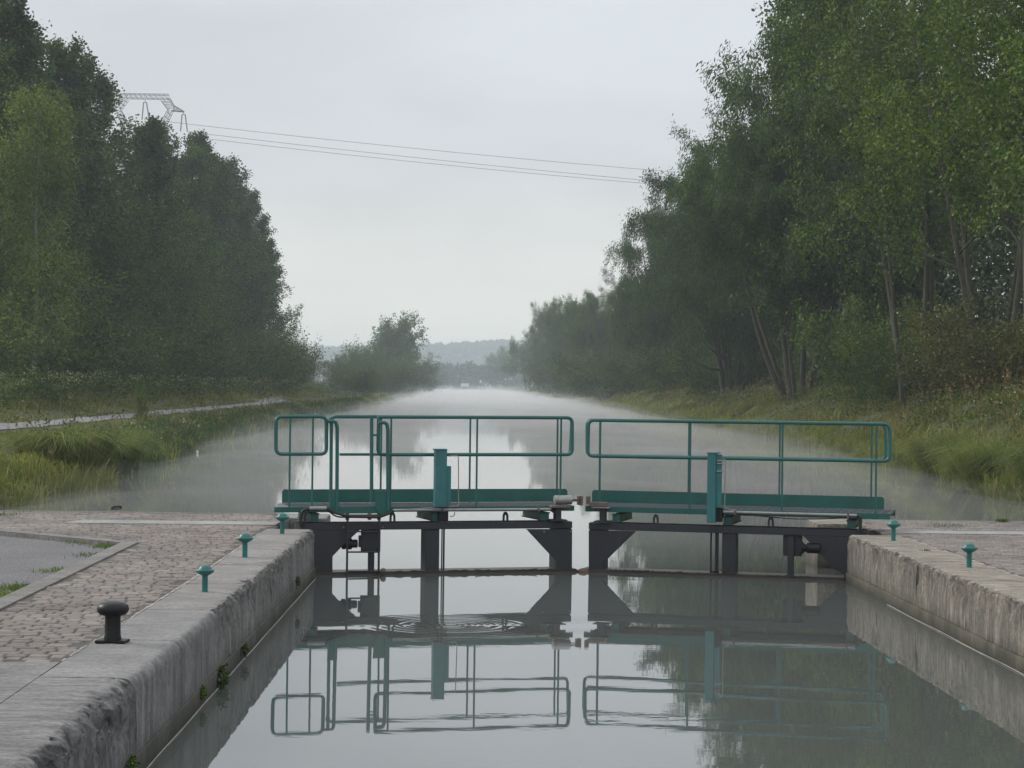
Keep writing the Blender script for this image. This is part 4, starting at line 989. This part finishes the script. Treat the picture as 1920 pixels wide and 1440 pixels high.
# right side
gr_ = 'trees along the right bank'
plant('leafy', *xy(1715, 17.6), 23.0, 'leafy tree with forked leaning trunks in view, rising out of frame behind railing end', gr_, 0, rz=.7, wide=.74)
plant('leafy', *xy(1860, 18.8), 21.5, 'bright leafy tree with thin leaning trunks at the right edge of the photo', gr_, 1, rz=2.3, wide=.88)
plant('leafy', *xy(1985, 16.0), 19.5, 'bright leafy tree cut off by the right edge of the photo', gr_, 0, rz=4.0, wide=1.0)
plant('fan', *xy(1500, 17.8), 15.6, 'large willow with a fan of bare grey stems at its foot', gr_, 0, rz=.3, wide=.92)
plant('willow', *xy(1612, 21.0), 20.5, 'tall willow behind the fan-stemmed one, its top against the sky', gr_, 2, rz=2.0, wide=.8)
plant('poplar', *xy(1580, 19.5), 25.5, 'dark poplar whose top leaves the frame above the willows', gr_, 1, wide=1.1)
plant('willow', *xy(1372, 18.6), 17.6, 'feathery willow second along the right bank from the fan-stemmed one', gr_, 1, rz=1.2, wide=.85)
plant('willow', *xy(1478, 22.0), 19.0, 'dense willow filling the gap behind the two nearest willows', gr_, 0, rz=3.2, wide=.68)
plant('willow', *xy(1272, 19.4), 17.4, 'willow that hides the right ends of the power lines', gr_, 2, rz=.5, wide=.75)
plant('willow', *xy(1196, 19.8), 14.0, 'hazy willow just left of the power line ends, lower than its neighbour', gr_, 0, rz=5.0, wide=.8)
plant('willow', *xy(1110, 19.5), 15.6, 'hazy willow fourth from the far end of the right bank', gr_, 1, rz=2.2, wide=.9)
plant('willow', *xy(1070, 20.0), 17.5, 'hazy willow third from the far end of the right bank', gr_, 2, rz=3.3, wide=.8)
plant('willow', *xy(1033, 20.5), 20.0, 'hazy rounded willow second from the far end of the right bank', gr_, 0, rz=4.4, wide=.75)
plant('round', *xy(990, 20.5), 19.0, 'hazy tree with bare leaning stems ending the right bank', gr_, 1, rz=.4, wide=.7)
plant('round', *xy(948, 21.0), 19.5, 'faint blue-grey tree beyond the last hazy tree of the right bank', gr_, 0, rz=2.4, wide=.9)
gbr = 'bushes along the right bank'
for i, (px, X, h, w_, lf, kd, lab) in enumerate([
    (1648, 18.4, 4.8, .85, 'bright', 'bush', 'leafy bright bush between the willow stems and the forked trunk'),
    (1672, 17.2, 3.0, .9, 'bush', 'bush', 'small dark bush at the foot of the forked trunk'),
    (1800, 18.0, 3.2, 1.1, 'brown_bush', 'bush', 'dry brownish bush right of the forked trunk'),
    (1890, 18.2, 3.6, 1.1, 'brown_bush', 'bush', 'dry brownish bush at the right edge of the photo'),
    (1565, 22.5, 4.2, 1.2, 'bush', 'bush', 'dark bush in the hollow behind the bright bush'),
    (1405, 20.0, 3.0, 1.2, 'bush', 'bush', 'dark low bush left of the fan of willow stems'),
    (1345, 18.8, 4.4, 1.3, 'bush', 'bush', 'dark low bush below the feathery willow'),
    (1270, 19.2, 5.0, 1.3, 'bush', 'bush', 'green bush under the willow beneath the power line ends'),
    (1205, 19.6, 5.5, 1.3, 'bush', 'bush', 'misty bush just left of the power line willow'),
    (1140, 18.2, 6.0, 1.3, 'bush', 'bush', 'misty bush in the middle of the far right bank'),
    (1085, 18.6, 7.0, 1.3, 'bush', 'bush', 'misty bush below the third hazy willow from the far end'),
    (1035, 19.2, 8.5, 1.2, 'bush', 'bush', 'misty bush nearest the far end of the right bank')]):
    plant(kd, *xy(px, X), h, lab, gbr, i, wide=w_, leaf=lf)

# woods that stand behind the first rows and read as one mass
def wood_mass(name, label, x0, x1, y0, y1, hmax, n, size, seed, top=None):
    r = np.random.default_rng(seed); nc = n // 40
    cx_ = r.uniform(x0, x1, nc); cy_ = y0 * (y1 / y0) ** r.uniform(0, 1, nc); cz_ = r.uniform(0, 1, nc) ** .8 * hmax(cy_) if callable(hmax) else r.uniform(0, hmax, nc)
    C = np.repeat(np.stack([cx_, cy_, cz_ + .4], 1), 40, 0) + r.normal(0, 1, (nc * 40, 3)) * np.array([1.1, 1.1, .9])
    C = C[C[:, 2] > .1]
    v, f = leaf_mesh(C, np.zeros_like(C) + np.array([0, 0, -.3]), size, .65, .9, r=r)
    return tag(put(name, mesh_np(name, v, f), M['wood_mass']), label, 'woods', kind='stuff')
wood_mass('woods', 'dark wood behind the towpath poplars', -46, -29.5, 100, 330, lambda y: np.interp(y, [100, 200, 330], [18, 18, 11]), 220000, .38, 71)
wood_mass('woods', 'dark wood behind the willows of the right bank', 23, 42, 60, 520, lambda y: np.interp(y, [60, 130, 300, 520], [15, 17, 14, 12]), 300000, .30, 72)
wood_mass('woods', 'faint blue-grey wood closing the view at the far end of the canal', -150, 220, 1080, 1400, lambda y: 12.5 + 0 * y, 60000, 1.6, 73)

# ------------------------------------------------------------------ grass, reeds and flowers
def blades(P, h, w_, lean, droop, r):
    n = len(P); a = r.uniform(0, 6.283, n); s = np.stack([np.cos(a), np.sin(a), 0 * a], 1) * (w_ * .5)[:, None]
    up_ = np.array([0, 0, 1.0]); hh = h[:, None]; dr = droop[:, None]
    m_ = P + up_ * hh * .62 + lean * hh * .28; t_ = P + up_ * hh * (1.0 - .55 * dr) + lean * hh * (.45 + .45 * dr)
    V = np.stack([P - s, P + s, m_ + s * .8, m_ - s * .8, t_], 1).reshape(-1, 3); i = np.arange(n)[:, None] * 5
    Fq = np.concatenate([i + np.array([0, 1, 2]), i + np.array([0, 2, 3]), i + np.array([3, 2, 4])])
    return V, Fq
def clumped(n, xfun, y0, y1, r, per=26, sd=.16):
    nc = n // per; cy_ = y0 * (y1 / y0) ** r.uniform(0, 1, nc); u = r.uniform(0, 1, nc); cx_ = xfun(u, cy_)
    k = np.repeat(np.arange(nc), per); off = r.normal(0, sd, (nc * per, 2)); return cx_[k] + off[:, 0], cy_[k] + off[:, 1], off, k, nc
def meadow(name, label, n, xfun, y0, y1, hfun, mat, seed, per=26, sd=.16, lean_out=1.3, droop=(.2, 1.0), wd=.022):
    r = np.random.default_rng(seed); X, Y, off, k, nc = clumped(n, xfun, y0, y1, r, per, sd)
    Z = height(X, Y); ok = Z > -.72; X, Y, Z, off, k = X[ok], Y[ok], Z[ok], off[ok], k[ok]
    ch = r.uniform(.6, 1.35, nc)[k]; h = hfun(X, Y) * ch * r.uniform(.55, 1.1, len(X))
    ln = np.concatenate([off / sd * .35 * lean_out, np.zeros((len(X), 1))], 1) + r.normal(0, .22, (len(X), 3)) * np.array([1, 1, 0])
    v, f = blades(np.stack([X, Y, Z - .03], 1), h, wd * np.maximum(1, Y / 75) * r.uniform(.6, 1.4, len(X)), ln, r.uniform(*droop, len(X)), r)
    return tag(put(name, mesh_np(name, v, f), M[mat]), label, 'grass', kind='stuff')
XL_ = lambda Y: shore(Y)[0]; XR_ = lambda Y: shore(Y)[1]
meadow('grass', 'rough olive grass on the left bank between water and towpath', 62000, lambda u, y: XL_(y) - .1 - u * 4.0, 34, 300, lambda X, Y: .13 + .55 * np.exp(-((XL_(Y) - X - .5) / .9) ** 2), 'grass', 101)
meadow('grass', 'short grass verge between the towpath and the trees', 26000, lambda u, y: -15.2 - u * 4.5, 44, 300, lambda X, Y: .16 + .5 * sstep(15.8, 18, -X), 'grass', 102)
meadow('grass', 'tall mixed grass covering the right bank below the trees', 105000, lambda u, y: XR_(y) + .1 + u * 7.5, 34, 420, lambda X, Y: .50 + .16 * np.sin(X * 1.1 + Y * .23), 'pale_grass', 103, wd=.016, lean_out=.9, droop=(.1, .8))
meadow('sedge', 'arching sedge hanging over the water along the right bank', 26000, lambda u, y: XR_(y) + .05 + u * 1.5, 36, 260, lambda X, Y: .85 + 0 * X, 'sedge', 104, per=60, sd=.22, lean_out=1.7, droop=(.3, 1.4))
meadow('reeds', 'blue-green reeds standing along the left waterline', 15000, lambda u, y: XL_(y) + .1 - u * 1.1, 52, 220, lambda X, Y: .8 + 0 * X, 'reed', 105, per=40, sd=.25, lean_out=.5, droop=(.1, .6))
def stalks(label, n, xfun, y0, y1, seed):
    r = np.random.default_rng(seed); Y = y0 * (y1 / y0) ** r.uniform(0, 1, n); X = xfun(r.uniform(0, 1, n), Y); Z = height(X, Y)
    h = r.uniform(.55, 1.15, n); P = np.stack([X, Y, Z], 1); v, f = blades(P, h, .010 * np.maximum(1, Y / 70), r.normal(0, .18, (n, 3)) * np.array([1, 1, 0]), r.uniform(0, .3, n), r)
    k = np.repeat(np.arange(n), 7); C = P[k] + r.normal(0, 1, (n * 7, 3)) * np.array([.03, .03, .08]); C[:, 2] += h[k] * .98
    v2, f2 = leaf_mesh(C, np.array([0, 0, .6]) + np.zeros_like(C), .085, .5, .6, r=r)
    tag(put('dry_stalks', mesh_np('dry_stalks', v, f), M['stalk']), label, 'grass', kind='stuff')
    tag(put('seed_heads', mesh_np('seed_heads', v2, f2), M['stalk']), 'tan seed heads on the ' + label, 'grass', kind='stuff')
stalks('dry stalks standing over the right bank grass', 1500, lambda u, y: XR_(y) + .6 + u * 6.5, 42, 240, 116)
stalks('dry stalks standing over the left bank grass', 450, lambda u, y: XL_(y) - .2 - u * 2.6, 42, 220, 117)
def herbs(name, label, n, xfun, y0, y1, hfun, seed, white):
    r = np.random.default_rng(seed); X, Y, off, k, nc = clumped(n, xfun, y0, y1, r, 90, .28); Z = height(X, Y)
    h = hfun(X, Y) * r.uniform(.75, 1.3, nc)[k]; t = r.uniform(0, 1, len(X)) ** .7
    C = np.stack([X, Y, Z + t * h], 1); v, f = leaf_mesh(C, np.array([0, 0, .2]) + np.zeros_like(C), .13, .45, .9, r=r)
    a = tag(put(name, mesh_np(name, v, f), M['weed']), label, 'undergrowth', kind='stuff')
    if white:
        s = (t > .86) & (r.uniform(0, 1, nc)[k] < white); v, f = leaf_mesh(C[s] + np.array([0, 0, .06]), np.zeros((s.sum(), 3)), .075, .8, 1.0, r=r)
        tag(put('flowers', mesh_np('flowers', v, f), M['flower']), 'white flower heads on the ' + label.split(' on ')[0].split(' along ')[0].lower(), 'flowers', kind='stuff')
herbs('undergrowth', 'tall leafy herbs along the foot of the poplars', 42000, lambda u, y: -17.2 - u * 2.4, 66, 300, lambda X, Y: 1.25 + 0 * X, 111, .55)
herbs('undergrowth', 'leafy weeds on the right bank under the trees', 34000, lambda u, y: XR_(y) + 2.0 + u * 5.0, 50, 300, lambda X, Y: .55 + 0 * X, 112, .12)
herbs('undergrowth', 'leafy weeds on the left bank beside the water', 16000, lambda u, y: XL_(y) - .2 - u * 1.6, 60, 420, lambda X, Y: .34 + 0 * X, 113, .03)

def tussock(name, X, Y, h, rad, n, label, mat, seed):
    r = np.random.default_rng(seed); a = r.uniform(0, 6.283, n); d = np.sqrt(r.uniform(0, 1, n)) * rad * .45
    P = np.stack([np.cos(a) * d, np.sin(a) * d, np.zeros(n)], 1)
    ln = np.stack([np.cos(a), np.sin(a), 0 * a], 1) * (d / (rad * .45) * 1.0 + .15)[:, None] + r.normal(0, .38, (n, 3)) * np.array([1, 1, 0])
    v, f = blades(P, h * r.uniform(.45, 1.25, n), .016 * r.uniform(.6, 1.3, n), ln * .8, r.uniform(.3, 1.4, n), r)
    o = put(name, mesh_np(name, v, f), M[mat]); o.location = (X, Y, float(height(X, Y)) - .05); return tag(o, label, 'grass tussock', 'big grass tussocks at the water')
tussock('grass_tussock', -8.7, 50.5, 1.15, 1.9, 5200, 'big drooping tussock nearest the lock on the left bank', 'sedge', 1)
tussock('grass_tussock', -9.0, 55, 1.1, 1.6, 4200, 'drooping tussock second from the lock on the left bank', 'sedge', 2)
tussock('grass_tussock', -8.5, 46, 1.05, 1.8, 4600, 'drooping tussock cut by the left edge of the photo', 'sedge', 3)
for k, (dx_, Y, h, lab) in enumerate([(1.1, 43.5, 1.2, 'big arching tussock cut by the right edge of the photo'), (1.0, 47.5, 1.25, 'big arching tussock second in from the right edge of the photo'),
        (1.1, 52, 1.2, 'arching tussock third in from the right edge of the photo'), (.9, 58, 1.1, 'arching tussock just right of the right railing end')]):
    tussock('grass_tussock', float(XR_(Y)) + dx_, Y, h, 2.0, 5200, lab, 'sedge', 10 + k)
# young sapling by the towpath
X, Y = xy(268, -12.4); plant('bush', X, Y, 1.45, 'lone slim sapling growing beside the towpath on the left bank', None, 1, wide=.30, leaf='birch')
# tufts in the cracks
def tuft(px, py, z, n, h, rad, label, seed):
    r = np.random.default_rng(seed); p = on_z(px, py, z); P = np.stack([r.normal(0, rad, n), r.normal(0, rad * 1.6, n), np.zeros(n)], 1)
    v, f = blades(P, h * r.uniform(.4, 1.2, n), .006 * r.uniform(.6, 1.3, n), r.normal(0, .6, (n, 3)) * np.array([1, 1, 0]), r.uniform(.3, 1.3, n), r)
    o = put('grass_tuft', mesh_np('grass_tuft', v, f), M['tuft']); o.location = tuple(p); return tag(o, label, 'grass tuft', 'grass tufts in the paving cracks')
tuft(30, 1106, -.05, 260, .07, .09, 'green tuft against the kerb nearest the left edge of the photo', 1)
tuft(8, 1118, -.05, 140, .06, .06, 'small green tuft against the kerb, cut by the left edge', 2)
tuft(104, 1072, -.05, 160, .05, .08, 'low green tuft halfway along the straight kerb', 3)
tuft(160, 1018, -.05, 200, .06, .10, 'green tuft against the slanting kerb left of the kerb corner', 4)
tuft(200, 1026, -.05, 240, .06, .09, 'green tuft in the corner where two kerbs meet', 5)
tuft(170, 1042, -.05, 160, .035, .10, 'flat green tuft on the asphalt below the kerb corner', 6)
tuft(6, 966, 0, 240, .05, .16, 'grass tuft on the setts at the far left quay', 7)
tuft(1776, 986, 0, 160, .035, .16, 'flat green tuft among the setts on the right quay', 8)
tuft(1880, 978, 0, 340, .05, .03, 'flat green tuft by the quay edge at the right', 9)
tuft(1738, 1033, 0, 60, .03, .03, 'tiny green tuft between the two posts on the buff coping', 10)
def wall_weed(px, py, X, label, s, seed):
    d = ray(px, py); k = X / d[0]; p = CAMP + d * k; r = np.random.default_rng(seed); n = 220
    C = r.normal(0, 1, (n, 3)) * np.array([.022, .055, .036]) * s; C[:, 0] = np.abs(C[:, 0])
    v, f = leaf_mesh(C, np.array([.6, 0, -.5]) + np.zeros((n, 3)), .04 * s, .6, .7, r=r)
    o = put('wall_fern', mesh_np('wall_fern', v, f), M['bush']); o.location = tuple(p); return tag(o, label, 'plant', 'small plants rooted in the lock wall')
wall_weed(411, 1268, -1.78, 'largest green plant rooted low in the grey lock wall', 1.0, 1)
wall_weed(376, 1298, -1.80, 'small green plant just nearer than the largest one in the wall', .55, 2)
wall_weed(456, 1218, -1.75, 'small plant farther along the wall than the largest one', .6, 8)
wall_weed(242, 1434, -1.83, 'green plant in the grey wall at the bottom of the photo', .6, 4)
wall_weed(555, 1090, -1.69, 'faint green plant in the grey wall nearest the gate', .6, 5)

# ------------------------------------------------------------------ mist on the water, and the morning haze
def vol(name, dens, col, aniso=.2):
    mt = bpy.data.materials.new(name); mt.use_nodes = True; t = mt.node_tree; t.nodes.clear()
    v = t.nodes.new('ShaderNodeVolumePrincipled'); v.inputs['Density'].default_value = dens; v.inputs['Color'].default_value = (*col, 1); v.inputs['Anisotropy'].default_value = aniso
    o = t.nodes.new('ShaderNodeOutputMaterial'); t.links.new(v.outputs[0], o.inputs['Volume']); return mt
def mist(name, label, z1, amp, dens, seed, y0=28.4, y1=900):
    nx, ny = 58, 200; X = np.linspace(-14, 24, nx); Y = y0 * (y1 / y0) ** np.linspace(0, 1, ny); GX, GY = np.meshgrid(X, Y); Zt = np.zeros_like(GX)
    for j in range(ny):
        for i in range(nx):
            Zt[j, i] = z1 + amp * mnoise.fractal(Vector((X[i] * .16 + seed, Y[j] * .055, seed)), .9, 2.0, 4)
    xl_, xr_ = shore(GY); ex_ = .3 + GY * .006; e = np.minimum(sstep(0, 3.0, GX - xl_ + ex_), sstep(0, 3.5, xr_ + ex_ - GX)) * sstep(y0, y0 * 1.25, GY)
    zb_ = WATER + .004; Zt = zb_ + .01 + np.maximum(.0, Zt - zb_) * e
    top = np.stack([GX.ravel(), GY.ravel(), Zt.ravel()], 1); bot = top.copy(); bot[:, 2] = zb_
    f = grid_faces(nx, ny); n = nx * ny; fb = f[:, ::-1] + n
    b_ = np.concatenate([np.arange(nx), np.arange(1, ny) * nx + nx - 1, np.arange(nx - 2, -1, -1) + (ny - 1) * nx, np.arange(ny - 2, 0, -1) * nx]); b2 = np.roll(b_, -1)
    side = np.stack([b_, b_ + n, b2 + n, b2], 1)
    return tag(put(name, mesh_np(name, np.concatenate([top, bot]), np.concatenate([f, fb, side])), vol(name, dens, (.93, .94, .95))), label, 'mist', kind='stuff')
mist('mist', 'thin white mist lying on the canal water', -.20, .30, .011, 3.0)
mist('mist', 'wisps of mist drifting higher over the canal', .35, .9, .0045, 9.0)
mist('mist', 'faint mist rising at the far end of the canal', 1.0, 2.6, .0012, 15.0, 170, 1400)
hz = MB().box(-3100, 3100, -70, 4200, -4.2, 66).build('haze', vol('haze', .00045, (.83, .915, 1.0)), smooth=False)
tag(hz, kind='stuff')
